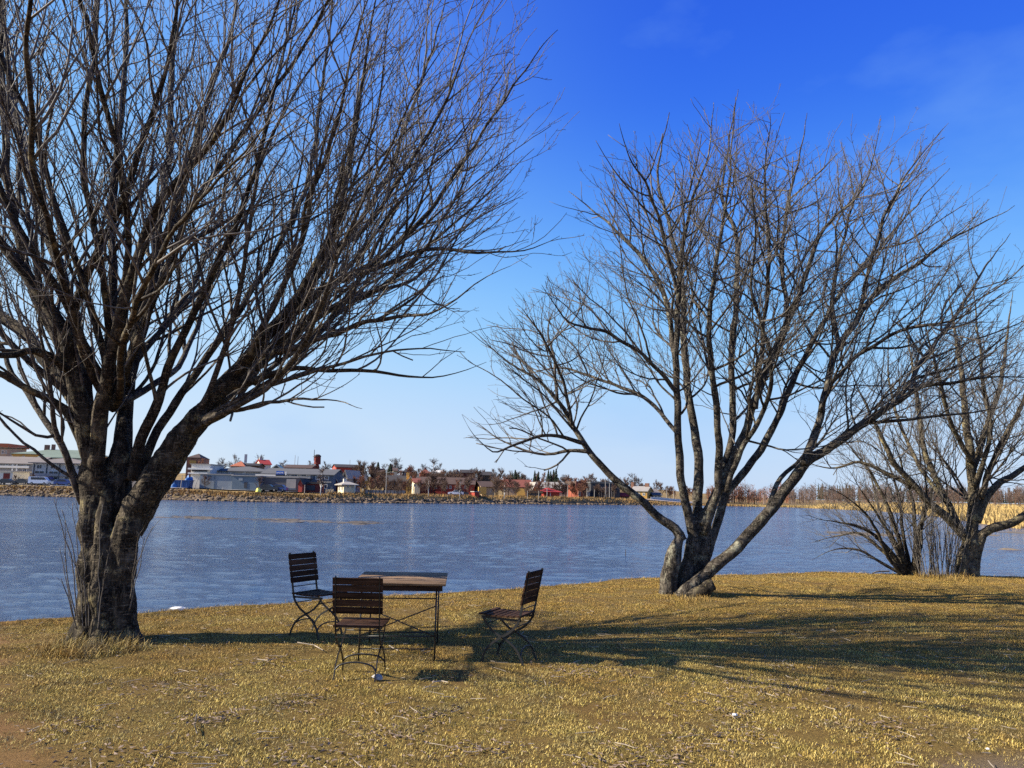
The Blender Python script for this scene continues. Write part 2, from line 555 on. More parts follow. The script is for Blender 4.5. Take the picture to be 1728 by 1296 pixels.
# ---------------------------------------------------------------- water
def build_water():
    bs = np.concatenate([[-5, -3, -2, -1.4, -1.1, -0.95, -0.85, -0.78], np.linspace(-0.72, 0.72, 340), [0.78, 0.85, 0.95, 1.1, 1.4, 2, 3, 5]])
    dips = np.concatenate([np.linspace(520, 120, 200), np.linspace(119, 11, 90)])
    Ys = (CAM.z - WZ) * F / dips
    Ys = np.concatenate([[1.0, 3.0, 5.0], Ys, [420, 700, 1500, 4000]])
    B, Yg = np.meshgrid(bs, Ys, indexing='ij')
    Xg = B * Yg
    Z = np.zeros_like(Xg)
    rs = np.random.RandomState(5)
    # calmer and rougher patches of water
    calm = np.zeros_like(Xg)
    for k in range(14):
        lx, ly = rs.uniform(25, 120), rs.uniform(4, 16)
        calm += np.sin(Xg / lx * 2 + Yg / ly * 2 + rs.uniform(0, 6.3)) * rs.uniform(0.4, 1)
    calm = 1 / (1 + np.exp(-calm * 0.55))
    amp_mod = 0.6 + 0.6 * calm
    for k in range(64):
        lam = 0.30 * (6.0 ** rs.rand())
        th = R(-100) + rs.normal(0, 0.62)
        kx, ky = math.cos(th) * 2 * math.pi / lam, math.sin(th) * 2 * math.pi / lam
        slope = 0.009
        A = slope * lam / (2 * math.pi)
        Z += A * np.sin(kx * Xg + ky * Yg + rs.uniform(0, 6.3) + 0.8 * np.sin(Xg * rs.uniform(.1, .5) + Yg * rs.uniform(.1, .5)))
    Z *= amp_mod
    fade = np.clip((900 - Yg) / 700, 0, 1)
    Z = Z * fade + WZ
    n1, n2 = Xg.shape
    co = np.stack([Xg, Yg, Z], -1).reshape(-1, 3).astype(np.float32)
    idx = np.arange(n1 * n2).reshape(n1, n2)
    q = np.stack([idx[:-1, :-1], idx[1:, :-1], idx[1:, 1:], idx[:-1, 1:]], -1).reshape(-1, 4)
    me = bpy.data.meshes.new('lake_water')
    me.vertices.add(len(co))
    me.vertices.foreach_set('co', co.ravel())
    me.loops.add(q.size)
    me.loops.foreach_set('vertex_index', q.ravel().astype(np.int32))
    me.polygons.add(len(q))
    me.polygons.foreach_set('loop_start', np.arange(0, q.size, 4, dtype=np.int32))
    me.update(calc_edges=True)
    me.polygons.foreach_set('use_smooth', [True] * len(me.polygons))
    me.validate()
    return me

def water_mat():
    mt, t, b = new_mat('lake_water')
    g = node(t, 'ShaderNodeNewGeometry')
    mp = node(t, 'ShaderNodeMapping')
    mp.inputs['Scale'].default_value = (0.45, 1.25, 1)
    mp.inputs['Rotation'].default_value = (0, 0, R(6))
    t.links.new(g.outputs['Position'], mp.inputs['Vector'])
    n1 = node(t, 'ShaderNodeTexNoise', Scale=11.0, Detail=4.0, Roughness=0.65, Distortion=0.3)
    n2 = node(t, 'ShaderNodeTexNoise', Scale=2.4, Detail=3.0, Roughness=0.6, Distortion=0.3)
    for q in (n1, n2): t.links.new(mp.outputs[0], q.inputs['Vector'])
    # ruffled and calmer streaks
    mp2 = node(t, 'ShaderNodeMapping')
    mp2.inputs['Scale'].default_value = (0.012, 0.07, 1)
    t.links.new(g.outputs['Position'], mp2.inputs['Vector'])
    n3 = node(t, 'ShaderNodeTexNoise', Scale=1.0, Detail=4.0, Roughness=0.6)
    t.links.new(mp2.outputs[0], n3.inputs['Vector'])
    r3 = ramp(t, [(0.36, 0.45), (0.58, 1.0)])
    t.links.new(n3.outputs['Fac'], r3.inputs['Fac'])
    b1 = node(t, 'ShaderNodeBump', Distance=0.07)
    t.links.new(r3.outputs['Color'], b1.inputs['Strength'])
    t.links.new(n2.outputs['Fac'], b1.inputs['Height'])
    bp = node(t, 'ShaderNodeBump', Distance=0.11)
    t.links.new(r3.outputs['Color'], bp.inputs['Strength'])
    t.links.new(n1.outputs['Fac'], bp.inputs['Height'])
    t.links.new(b1.outputs['Normal'], bp.inputs['Normal'])
    t.links.new(bp.outputs['Normal'], b.inputs['Normal'])
    b.inputs['Base Color'].default_value = (.022, .046, .108, 1)
    b.inputs['Roughness'].default_value = 0.11
    b.inputs['IOR'].default_value = 1.33
    return mt

M['water'] = water_mat()
water_me = build_water()
water_me.materials.append(M['water'])
tag(link_mesh('lake_water', water_me), kind='structure')

# stones of the bank, the strip of shoal in the water, mud banks
M['stone'] = simple('bank_stone', (.15, .108, .068), .95, .85, .6)
M['shoal'] = simple('shoal_stone', (.10, .085, .07), .9, .6, .5)
M['mud'] = simple('wet_mud', (.15, .12, .08), .8, .35, .3)

def rock(mb, c, rx, ry, rz_, rg):
    # a rough eight-sided boulder: two rings and a top
    a0 = rg.uniform(0, 6.3)
    vs = []
    for (h, s) in ((-0.5, 0.8), (0.15, 1.0), (0.75, 0.6)):
        for k in range(6):
            a = a0 + k * math.pi / 3 + rg.uniform(-.3, .3)
            q = s * rg.uniform(.75, 1.2)
            vs.append((c[0] + math.cos(a) * rx * q, c[1] + math.sin(a) * ry * q, c[2] + rz_ * (h + rg.uniform(-.15, .15))))
    vs.append((c[0], c[1], c[2] + rz_ * 0.95))
    fs = []
    for j in range(2):
        for k in range(6):
            k2 = (k + 1) % 6
            fs.append((j * 6 + k, j * 6 + k2, j * 6 + 6 + k2, j * 6 + 6 + k))
    fs += [(12 + k, 12 + (k + 1) % 6, 18) for k in range(6)]
    mb.add(vs, fs)

def build_bank_stones():
    rg = random.Random(3)
    mb = MB()
    for i in range(4300):
        px = rg.uniform(-260, 930) if i < 4150 else rg.uniform(930, 1200)
        b = (px - 864) / F
        s = rg.uniform(-1.0, 4.4 if px < 330 else 2.6) if px < 930 else rg.uniform(-1, 1)
        Y = shore(b) + s
        r_ = rg.choice([.16, .2, .24, .3, .36, .5]) * rg.uniform(.8, 1.2)
        rock(mb, (b * Y, Y, land_z(b * Y, Y) + r_ * 0.15), r_ * rg.uniform(.9, 1.5), r_, r_ * rg.uniform(.6, .9), rg)
    tag(mb.build('bank_stones', M['stone']), 'grey boulders piled along the far water edge below the town', 'stones', kind='stuff')
    mb = MB()                                # the long shoal
    for i in range(230):
        cx_, sx_ = rg.choice([(345, 14), (352, 30), (455, 16), (490, 10), (500, 14), (540, 16), (605, 8), (620, 16), (420, 60), (300, 30)])
        px = rg.gauss(cx_, sx_)
        y0 = 872 + (px - 262) / 400 * 12
        p = on_level(px, y0 + rg.gauss(0, 1.3), WZ)
        r_ = rg.uniform(.10, .30)
        rock(mb, (p.x, p.y, WZ - .03), r_ * rg.uniform(1.5, 4), r_ * 1.5, r_ * rg.uniform(.22, .45), rg)
    tag(mb.build('shoal_stones', M['shoal']), 'thin dark shoal of stones breaking the water surface mid lake', 'stones', kind='stuff')

build_bank_stones()

def mud_bank(px0, px1, py0, py1, seed):
    rg = random.Random(seed)
    a = on_level(px0, (py0 + py1) / 2, WZ); c = on_level(px1, (py0 + py1) / 2, WZ)
    n_ = on_level((px0 + px1) / 2, py1, WZ); f_ = on_level((px0 + px1) / 2, py0, WZ)
    cx, cy = (a.x + c.x) / 2, (n_.y + f_.y) / 2
    hx, hy = abs(c.x - a.x) / 2, (f_.y - n_.y) / 2
    vs = [(cx, cy, WZ + .09)]
    K, J = 72, 4
    for j in range(1, J + 1):
        for k in range(K):
            an = 2 * math.pi * k / K
            q = j / J * (1 + 0.5 * noise.noise((math.cos(an) * 2.2 + seed, math.sin(an) * 2.2, 0)) + .25 * noise.noise((math.cos(an) * 7, math.sin(an) * 7, seed)))
            vs.append((cx + hx * q * math.cos(an), cy + hy * q * math.sin(an), WZ + .09 - .22 * (j / J) ** 1.6 + .03 * noise.noise((j * 2.0, k * .7, seed))))
    fs = [(0, 1 + k, 1 + (k + 1) % K) for k in range(K)]
    for j in range(J - 1):
        for k in range(K):
            a_, b_ = 1 + j * K + k, 1 + j * K + (k + 1) % K
            fs.append((a_, a_ + K, b_ + K, b_))
    mb = MB(); mb.add(vs, fs)
    tag(mb.build('mud_bank', M['mud'], smooth=True), kind='structure')

mud_bank(1385, 1545, 896, 908, 1)
mud_bank(1590, 1700, 899, 906, 5)
mud_bank(1690, 1900, 897, 909, 2)
mud_bank(1640, 1740, 884, 889, 3)
mud_bank(1680, 1725, 926, 929, 4)

# ---------------------------------------------------------------- the town across the water
def wallm(name, c, var=.12): M[name] = simple(name, c, .85, var, .5)
wallm('white_render', (.55, .52, .46)); wallm('cream_render', (.62, .55, .38)); wallm('ochre_boards', (.42, .25, .07)); wallm('yellow_boards', (.55, .35, .10))
wallm('red_boards', (.30, .045, .030)); wallm('dark_red_boards', (.15, .028, .022)); wallm('brick', (.20, .10, .065), .3); wallm('red_brick', (.26, .075, .045), .25)
wallm('grey_render', (.28, .26, .23)); wallm('pale_steel', (.23, .25, .26)); wallm('blue_steel', (.115, .15, .18)); wallm('blue_boards', (.085, .105, .135)); wallm('mauve_panel', (.12, .11, .105))
wallm('brown_boards', (.12, .075, .045)); wallm('tan_render', (.40, .30, .20)); wallm('pale_green_boards', (.42, .52, .36)); wallm('light_panel', (.31, .285, .25)); wallm('charcoal', (.05, .05, .055))
wallm('roof_green', (.16, .205, .155)); wallm('roof_grey', (.10, .10, .10)); wallm('roof_dark', (.045, .04, .038)); wallm('roof_brown', (.085, .055, .042)); wallm('roof_orange', (.38, .125, .06)); wallm('roof_red', (.30, .032, .03))
wallm('roof_pale', (.31, .285, .25)); wallm('roof_tan', (.19, .165, .145)); wallm('roof_rust', (.19, .06, .04)); wallm('trim_white', (.64, .61, .55), .05); wallm('wire_grey', (.33, .285, .23))
M['glass'] = simple('window_glass', (.03, .035, .045), .15, .3, .3, spec=.5)
M['sign_blue'] = simple('sign_blue', (.02, .09, .36), .5, .1, .5)
M['tarp_blue'] = simple('tarp_blue', (.03, .12, .32), .5, .3, 1.5)
M['skip_blue'] = simple('skip_blue', (.02, .06, .17), .5, .2, 1.0)
M['tarp_yellow'] = simple('tarp_yellow', (.75, .70, .14), .6, .25, 1.5)

HOUSES = []
def horizon(px): return 833 + (px - 864) * math.tan(ROLL)

def house(name, label, cat, x0, x1, yb, ye, yr, s, dep, wall, roof, kind='side', yaw=0.0, wins=(), side=0, chim=(), trim=False, over=.35, door=None, extra=None, D=None):
    """a building whose front spans the picture columns x0..x1; yb, ye, yr: rows of its foot, eaves and ridge; s: metres behind the water's edge"""
    xm = (x0 + x1) / 2
    if D is None: D = shore((xm - 864) / F) + s
    a, b = at(x0, yb, D), at(x1, yb, D)
    wd = (b - a).length
    if yaw: wd = max(wd - abs(dep * math.sin(R(yaw))), wd * .4) / math.cos(R(yaw))
    pb = at(xm, yb, D)
    he = at(xm, ye, D).z - pb.z
    hr = at(xm, yr, D).z - pb.z
    root = thing(name, label, cat, (pb.x, D, pb.z), R(yaw))
    HOUSES.append((xm, D - shore((xm - 864) / F), label))
    low = -max(1.0, pb.z - land_z(pb.x, D) + 2.0)
    h = wd / 2
    mb = MB()
    mb.box(-h, h, 0, dep, low, he)
    if kind == 'gable': mb.add([(-h, 0, he), (h, 0, he), (0, 0, hr), (-h, dep, he), (h, dep, he), (0, dep, hr)], [(0, 1, 2), (4, 3, 5), (0, 2, 5, 3), (1, 4, 5, 2)])
    if kind == 'side': mb.add([(-h, 0, he), (-h, dep, he), (-h, dep / 2, hr), (h, 0, he), (h, dep, he), (h, dep / 2, hr)], [(0, 2, 1), (3, 4, 5), (0, 3, 5, 2), (1, 2, 5, 4)])
    mb.build('wall', M[wall], root)
    o, th = over, .18
    mb = MB()
    if kind == 'gable':
        sl = (hr - he) / h
        for q in (-1, 1):
            mb.prism([(q * (h + o), he - sl * o + .03), (0, hr + .03), (0, hr + th + .03), (q * (h + o), he - sl * o + th + .03)][::q], 'y', -o, dep + o)
    elif kind == 'side':
        sl = (hr - he) / (dep / 2)
        mb.prism([(-o, he - sl * o + .03), (dep / 2, hr + .03), (dep / 2, hr + th + .03), (-o, he - sl * o + th + .03)], 'x', -h - o, h + o)
        mb.prism([(dep + o, he - sl * o + .03), (dep / 2, hr + .03), (dep / 2, hr + th + .03), (dep + o, he - sl * o + th + .03)], 'x', -h - o, h + o)
    elif kind == 'hip':
        r = min(h, dep / 2) * .98
        vs = [(-h - o, -o, he), (h + o, -o, he), (h + o, dep + o, he), (-h - o, dep + o, he), (-h - o, -o, he + th), (h + o, -o, he + th), (h + o, dep + o, he + th), (-h - o, dep + o, he + th),
              (-(h - r) - .01, dep / 2, hr), (h - r + .01, dep / 2, hr)]
        mb.add(vs, [(3, 2, 1, 0), (0, 1, 5, 4), (1, 2, 6, 5), (2, 3, 7, 6), (3, 0, 4, 7), (4, 5, 9, 8), (6, 7, 8, 9), (5, 6, 9), (7, 4, 8)])
    else:
        mb.box(-h - o, h + o, -o, dep + o, he + .01, max(hr, he + .2))
    rf = mb.build('roof', M[roof], root)
    if trim and kind == 'gable':
        for q in (-1, 1):
            sl = (hr - he) / h
            MB().prism([(q * (h + o), he - sl * o - .12), (0, hr - .12), (0, hr + .1), (q * (h + o), he - sl * o + .10)][::q], 'y', -o - .09, -o - .02).build('barge_board', M['trim_white'], root)
    for cx, ch, cw in chim:
        lx = (cx - xm) / F * D
        MB().box(lx - cw / 2, lx + cw / 2, dep / 2 - cw / 2, dep / 2 + cw / 2, hr - .5, hr + ch).build('chimney', M['brick' if wall not in ('white_render', 'cream_render') else 'white_render'], rf)
    cs = math.cos(R(yaw))
    for wx, wy, ww, wh in wins:
        q = at(wx, wy, D)
        lx, lz = (q.x - pb.x) / cs, q.z - pb.z
        window(root, lx, lz, ww / F * D / 2, wh / F * D / 2)
    if side:                                                # windows on the sunlit left flank
        for k in range(side):
            y = dep * (k + .5) / side
            window(root, y, he * .55, .45, .6, flank=-h)
    if door:
        q = at(door[0], door[1], D)
        lx, lz = (q.x - pb.x) / cs, q.z - pb.z
        dw, dh = door[2] / F * D / 2, door[3] / F * D / 2
        MB().box(lx - dw, lx + dw, -.07, .02, lz - dh, lz + dh).build('door', M[door[4] if len(door) > 4 else 'charcoal'], root)
    return root, D, pb, h, he, hr

def window(root, lx, lz, hw, hh, flank=None):
    def bx(mb, x0, x1, y0, y1, z0, z1):
        if flank is None: mb.box(x0, x1, y0, y1, z0, z1)
        else: mb.box(flank + y0, flank + y1, x0, x1, z0, z1)
    t = min(.14, hw * .4)
    mb = MB()
    bx(mb, lx - hw - t, lx - hw, -.08, .01, lz - hh - t, lz + hh + t)
    bx(mb, lx + hw, lx + hw + t, -.08, .01, lz - hh - t, lz + hh + t)
    bx(mb, lx - hw, lx + hw, -.08, .01, lz + hh, lz + hh + t)
    bx(mb, lx - hw, lx + hw, -.08, .01, lz - hh - t, lz - hh)
    bx(mb, lx - .035, lx + .035, -.07, .01, lz - hh, lz + hh)
    f = mb.build('window', M['trim_white'], root)
    mb = MB(); bx(mb, lx - hw, lx + hw, -.03, .005, lz - hh, lz + hh)
    mb.build('pane', M['glass'], f)

def add_part(h, name, x0, x1, y0, y1, mat, d0=-.15, d1=.05):
    """a block on a building's front given by picture columns and rows"""
    root, D, pb = h[0], h[1], h[2]
    a, b = at(x0, y1, D), at(x1, y0, D)
    return MB().box(a.x - pb.x, b.x - pb.x, d0, d1, a.z - pb.z, b.z - pb.z).build(name, M[mat], root)

# ---- far left: blocks behind the car park
house('tower_block', 'tan block with an orange roof at the far left edge', 'building', -24, 13, 775, 754, 748, 70, 14, 'tan_render', 'roof_orange', 'flat', 8, [(4, 763, 3, 5), (9, 763, 2, 5)], over=.6)
house('apartment_building', 'long yellow building under a green hipped roof at the far left', 'building', 18, 170, 782, 768, 757, 62, 16, 'ochre_boards', 'roof_green', 'hip', 10, [(27, 772, 3, 3), (45, 772, 3, 3)], chim=((62, 1.4, 1.2), (72, 1.6, .9)))
house('green_roofed_house', 'lower house with a pale green roof left of the big tree', 'house', 64, 150, 784, 773, 767, 50, 9, 'cream_render', 'roof_green', 'side', 5)
h = house('long_white_building', 'long pale two storey building behind the parked cars, left of the white house', 'building', -60, 58, 813, 782, 770, 28, 12, 'grey_render', 'roof_tan', 'side', 0, [(42, 793, 5, 5), (27, 793, 5, 5), (12, 783.6, 4, 2), (22, 783.6, 4, 2), (43, 783.6, 4, 2)])
for x in (21, 28): add_part(h, 'drain_pipe', x - .4, x + .4, 783, 812, 'trim_white', -.25, -.1)
add_part(h, 'cornice', -55, 50, 786.6, 788, 'trim_white', -.3, 0.02)
h = house('white_house', 'white two storey house with brown hipped roof beside the big tree trunk', 'house', 48, 152, 813, 782.5, 771, 21, 12, 'white_render', 'roof_tan', 'hip', 17, [(72, 788, 7, 6), (92, 788, 8, 6), (130, 788, 7, 6), (112, 788, 6, 6), (72, 797.5, 13, 4.5), (92, 798, 13, 4.5), (112, 798, 12, 4.5), (92, 806, 12, 5), (113, 806, 10, 5)], side=2, over=.9)
for x in (63, 82, 101, 121): add_part(h, 'porch_post', x - .7, x + .7, 783, 812, 'charcoal', -.8, -.45)
add_part(h, 'balcony_rail', 64, 122, 800, 803.2, 'light_panel', -.8, -.72)
h = house('garage', 'small white garage with a dark red door at the left edge', 'garage', -20, 20, 813, 796, 794, 14, 7, 'white_render', 'light_panel', 'flat', 0, door=(11, 805, 11, 13, 'dark_red_boards'))
house('red_building', 'narrow orange red building seen between the trunks of the big tree', 'building', 221, 236, 815, 779, 774, 60, 10, 'roof_orange', 'roof_dark', 'side', 0)
house('white_annex', 'pale low building seen behind the forks of the big tree', 'building', 150, 236, 814, 797, 790, 26, 10, 'light_panel', 'roof_tan', 'side', 0, [(170, 803, 6, 4), (205, 803, 6, 4), (228, 803, 4, 4)])

# ---- centre left: warehouses
h = house('brown_block', 'brown domed building just right of the leaning trunk', 'building', 310, 341, 790, 773, 764, 80, 12, 'brick', 'roof_brown', 'hip', 8, over=.1)
add_part(h, 'ochre_bay', 320, 331, 777, 783, 'ochre_boards', -.4)
h = house('white_block', 'stepped white block with ledges behind the blue skip', 'building', 320, 352, 826, 784, 783, 22, 9, 'white_render', 'roof_pale', 'flat', 0, over=.2)
add_part(h, 'ledge', 319, 360, 790.5, 792.2, 'trim_white', -.8); add_part(h, 'ledge', 319, 352, 798, 799.5, 'trim_white', -.8); add_part(h, 'dark_band', 324, 350, 792.5, 795.5, 'charcoal', -.1)
house('low_hall', 'long low grey hall with a hipped roof behind the steel warehouse', 'building', 350, 452, 806, 796, 785.5, 28, 14, 'light_panel', 'roof_grey', 'hip', 0, [(370, 798, 3, 2), (378, 798, 3, 2), (388, 798, 3, 2), (412, 798, 3, 2)])
h = house('steel_warehouse', 'flat roofed pale blue grey steel warehouse by the road', 'warehouse', 336, 391, 826, 801, 800, 15, 11, 'pale_steel', 'light_panel', 'flat', 0, over=.25)
add_part(h, 'wall_vent', 351, 357, 803, 805.5, 'mauve_panel'); add_part(h, 'seam', 361.7, 362.1, 802, 825, 'blue_steel', -.06)
h = house('steel_warehouse', 'darker blue steel warehouse with a small black door, right of the pale one', 'warehouse', 391, 437, 826, 803.5, 802.5, 15.5, 11, 'blue_steel', 'light_panel', 'flat', 0, door=(414.5, 818.5, 5, 9.5), over=.25)
add_part(h, 'wall_panel', 403, 410, 806, 811, 'pale_steel')
house('orange_roofed_house', 'house with a bright orange hipped roof above the warehouses', 'house', 383, 417, 800, 787.5, 777, 95, 14, 'white_render', 'roof_orange', 'hip', 10, chim=((407, 2.4, .8),))
house('long_dark_house', 'long dark roofed house left of the red roofed house', 'house', 404, 437, 800, 786, 782, 100, 9, 'brown_boards', 'roof_dark', 'side', 5)
h = house('red_roofed_house', 'house with a bright red roof and white gable high above the warehouses', 'house', 431, 466, 792, 784, 776, 120, 9, 'white_render', 'roof_red', 'side', 30, side=1, chim=((443, .9, .8),))
h = house('pale_green_house', 'pale green gabled house above the blue building', 'house', 454, 478, 797, 790, 784.5, 60, 10, 'pale_green_boards', 'pale_green_boards', 'gable', 10, trim=True)
add_part(h, 'gable_window', 463, 470, 786.5, 790, 'glass', -.1)
house('row_house', 'long low dark red house in front of the windmill hill', 'house', 478, 524, 797, 790, 784.5, 85, 10, 'dark_red_boards', 'roof_brown', 'side', 0, [(500, 792.6, 3, 3), (514, 792.6, 3, 3)])
h = house('blue_building', 'long blue boarded building with white framed windows and a dark roof', 'building', 440, 561, 827, 801, 791, 22, 13, 'blue_boards', 'roof_grey', 'side', 0, [(488, 804, 5, 4), (505, 804, 5, 4), (520, 804.5, 5, 4.5), (536, 806, 5, 5), (551.5, 806.5, 5, 5), (548, 821, 7, 6)])
for x in (497, 513, 528): add_part(h, 'pilaster', x - .5, x + .5, 801.5, 808, 'pale_steel')
add_part(h, 'awning', 436, 526, 804.5, 806, 'light_panel', -1.6); add_part(h, 'sign_band', 541, 559, 812.5, 814.5, 'light_panel')
sg = add_part(h, 'roof_sign', 467, 480, 795, 800.5, 'sign_blue', -.5, -.3); add_part(h, 'sign_plate', 482, 484.6, 796, 802, 'trim_white', -.5, -.3)
for k in range(5): add_part(h, 'sign_letter', 468.2 + k * 2.3, 469.6 + k * 2.3, 797, 799 - (k % 2) * .5, 'trim_white', -.56, -.49)
add_part(h, 'vent_row', 432, 466, 801, 803, 'trim_white', -.5)
h = house('loading_bay', 'mauve grey loading bay with a pale panel below the blue building', 'building', 437, 502, 827, 806, 805, 16, 6, 'mauve_panel', 'light_panel', 'flat', 0, over=.2)
add_part(h, 'pale_door', 483, 500, 808.5, 824, 'light_panel'); add_part(h, 'plinth', 483, 500, 824, 826.5, 'blue_boards', -.2)
h = house('red_shed', 'small bright red shed with a pointed gable on the bank', 'shed', 501, 511.5, 828, 815.5, 809.5, 8, 5, 'red_boards', 'roof_dark', 'gable', -6, over=.2)
h = house('lean_to', 'open fronted dark red lean-to right of the small red shed', 'shed', 511, 540, 828, 816.5, 813.5, 9.5, 4, 'dark_red_boards', 'roof_dark', 'flat', 0, over=.3)
add_part(h, 'opening_shade', 513, 532, 819, 827.5, 'charcoal')  # charcoal block stands in for the shade inside the open front
h = house('dark_red_shed', 'dark red shed with a white roof edge left of the white kiosk', 'shed', 556, 575, 829, 817, 806, 22, 7, 'dark_red_boards', 'roof_dark', 'gable', 8, trim=True)
h = house('kiosk', 'small white kiosk with a broad grey hipped roof and a chimney', 'kiosk', 572, 607, 829, 819, 811.5, 9, 5.5, 'cream_render', 'roof_pale', 'hip', 26, [(587, 821.5, 2.2, 4), (594, 821.5, 2.2, 4)], side=2, chim=((586, .5, .7),), over=.7)
add_part(h, 'corner_post', 597, 598.4, 819, 829, 'trim_white', -.9, -.75)
h = house('red_gabled_house', 'long dark roofed house with a red gable on the hill behind the kiosk', 'house', 561, 611, 797, 789, 784, 120, 9, 'red_boards', 'roof_dark', 'side', 22, side=1)
house('grey_house', 'pale grey house with a steep roof above the kiosk', 'house', 574, 590, 815, 803, 794, 45, 9, 'light_panel', 'roof_pale', 'gable', -14)
h = house('white_gabled_house', 'white house with a steep black edged gable above the yellow one', 'house', 609, 624, 815, 803, 794.5, 60, 10, 'white_render', 'roof_dark', 'gable', 12, [(614, 803, 2, 5), (619, 804, 3, 3)], over=.5)
h = house('yellow_house', 'small ochre yellow house below the white gabled house', 'house', 609, 624, 829, 814.5, 811, 30, 7, 'yellow_boards', 'ochre_boards', 'flat', 10, [(616, 820, 2, 5)])
house('brown_house', 'brown house with windows half hidden by bare trees behind the grey fence', 'house', 648, 684, 826, 813, 803, 42, 9, 'brown_boards', 'roof_dark', 'side', 0, [(655, 818, 3, 4), (664, 818, 3, 4), (674, 818, 3, 4)])
h = house('yellow_gabled_house', 'tall bright yellow house with a steep gable and turret', 'house', 683, 701, 828, 814, 804, 38, 6, 'yellow_boards', 'yellow_boards', 'gable', 8, [(693, 818, 2, 4)], side=1, trim=True, over=.2)
add_part(h, 'turret', 686, 691, 797, 812, 'yellow_boards', 2.2, 4)
h = house('red_porch_house', 'low house with a rust red roof and yellow front right of the tall yellow house', 'house', 694, 714, 830, 815, 808, 26, 8, 'cream_render', 'roof_rust', 'side', 12, [(700, 819, 2, 4), (707, 819, 2, 4)])
house('long_brown_house', 'very long low brown red house behind the bare trees', 'house', 700, 800, 831, 817, 806, 36, 10, 'red_boards', 'roof_brown', 'side', 0, [(x, 822, 3, 4) for x in (722, 735, 748, 753, 760, 771, 786)])
house('hilltop_house', 'large brown roofed house on the skyline above the yellow gabled house', 'house', 676, 706, 806, 797, 788, 110, 10, 'brown_boards', 'roof_dark', 'hip', 8, [(684, 800, 3, 3)])
house('hilltop_house', 'small cream house on the skyline left of the large brown roofed one', 'house', 660, 673, 802, 795, 790, 105, 8, 'cream_render', 'roof_brown', 'side', 10)
house('hilltop_house', 'red brown brick house with a chimney on the skyline', 'house', 706, 730, 808, 799, 791.5, 95, 9, 'red_brick', 'roof_rust', 'hip', 8, chim=((718, .8, .8),))
house('hilltop_house', 'house with a white snowlike roof on the skyline', 'house', 727, 746, 808, 800, 794, 100, 9, 'grey_render', 'trim_white', 'side', 5)
h = house('red_gabled_house', 'dark red house with white windows in its gable on the skyline', 'house', 762, 781, 812, 800, 792.5, 90, 10, 'dark_red_boards', 'roof_dark', 'gable', 10, [(770, 798, 2, 3), (774, 798, 2, 3), (767, 807, 2, 3), (775, 807, 2, 3)], trim=True)
house('hilltop_house', 'long dark roofed wing behind the dark red gabled house', 'house', 776, 800, 810, 798, 793, 98, 8, 'dark_red_boards', 'roof_dark', 'side', 0)
house('hilltop_house', 'low dark roofed house at the right end of the hill', 'house', 806, 828, 812, 802, 796, 100, 8, 'brown_boards', 'roof_dark', 'side', 0)
house('hilltop_house', 'grey roofed house between bare poplars on the skyline', 'house', 625, 648, 806, 797, 791, 115, 8, 'tan_render', 'roof_brown', 'side', 6)
# ---- centre right
h = house('red_hut', 'small bright red hut with a flat pale roof on the grassy bank', 'hut', 798, 811.5, 838.5, 830.5, 829, 5, 2.6, 'red_boards', 'light_panel', 'flat', 22, over=.25)
h = house('porch', 'little white porch with a gabled roof behind the white car', 'porch', 768, 777, 836, 825, 821.5, 22, 3, 'brown_boards', 'trim_white', 'gable', 0)
h = house('ochre_house', 'ochre house with a pale corner and dark roof behind the red hut', 'house', 805, 842, 836, 822, 813, 24, 9, 'tan_render', 'roof_brown', 'side', 18, [(829, 828, 2, 5), (836, 828, 2, 5)], side=2)
add_part(h, 'yellow_bay', 806, 820, 822, 834, 'yellow_boards', -.5)
h = house('rust_roofed_house', 'long house with a rust red tiled roof among bare trees', 'house', 850, 895, 837, 822, 810, 34, 11, 'tan_render', 'roof_rust', 'side', 0, [(876, 829, 3, 5), (885, 829, 3, 5)])
add_part(h, 'yellow_front', 872, 886, 824, 836, 'yellow_boards', -.3)
h = house('yellow_gabled_cottage', 'bright yellow cottage with a pointed gable left of the red metal roof', 'house', 895, 911, 838, 823, 814.5, 26, 8, 'yellow_boards', 'roof_pale', 'gable', 14, [(902, 820, 2, 2)], trim=True)
house('grey_roofed_hall', 'long hall with a pale grey metal roof behind the red roofed one', 'building', 905, 962, 836, 824, 814, 40, 12, 'light_panel', 'roof_pale', 'side', 0, chim=((916, 1.2, .8),))
h = house('red_metal_roof_house', 'low red house with a bright red metal roof and white posts', 'house', 912, 950, 839, 831, 822.5, 16, 10, 'red_boards', 'roof_red', 'hip', 12, over=.8)
for x in (922.5, 928): add_part(h, 'porch_post', x - .45, x + .45, 831, 839, 'trim_white', -.5, -.3)
h = house('carport', 'dark open carport with a small white gable left of the red metal roof', 'carport', 889, 914, 839, 832, 828.5, 14, 4, 'charcoal', 'brown_boards', 'flat', 0)
h = house('red_brick_mill', 'tall red brick mill building on the bank behind the long limb', 'building', 968, 998, 840, 819, 812, 20, 14, 'red_brick', 'roof_brown', 'flat', 14, [(977.5, 833, 3, 6), (991, 833, 2.5, 5), (994, 833, 2, 5), (984, 824, 2.5, 4)], over=.1)
add_part(h, 'red_upper_wall', 971, 990, 812.5, 824, 'roof_rust', -.2)
h = house('grey_mill', 'dark grey mill hall with pale vertical ribs right of the brick mill', 'building', 997, 1046, 841, 816, 813, 22, 14, 'charcoal', 'roof_grey', 'flat', 0, over=.2)
for k in range(7): add_part(h, 'wall_rib', 1010 + k * 4.2, 1012.2 + k * 4.2, 822, 840, 'roof_tan', -.3)
house('red_awning_stall', 'low stall with a red awning at the foot of the grey mill', 'stall', 1044, 1062, 841.5, 837, 832.5, 18, 3, 'brown_boards', 'roof_red', 'side', 0)
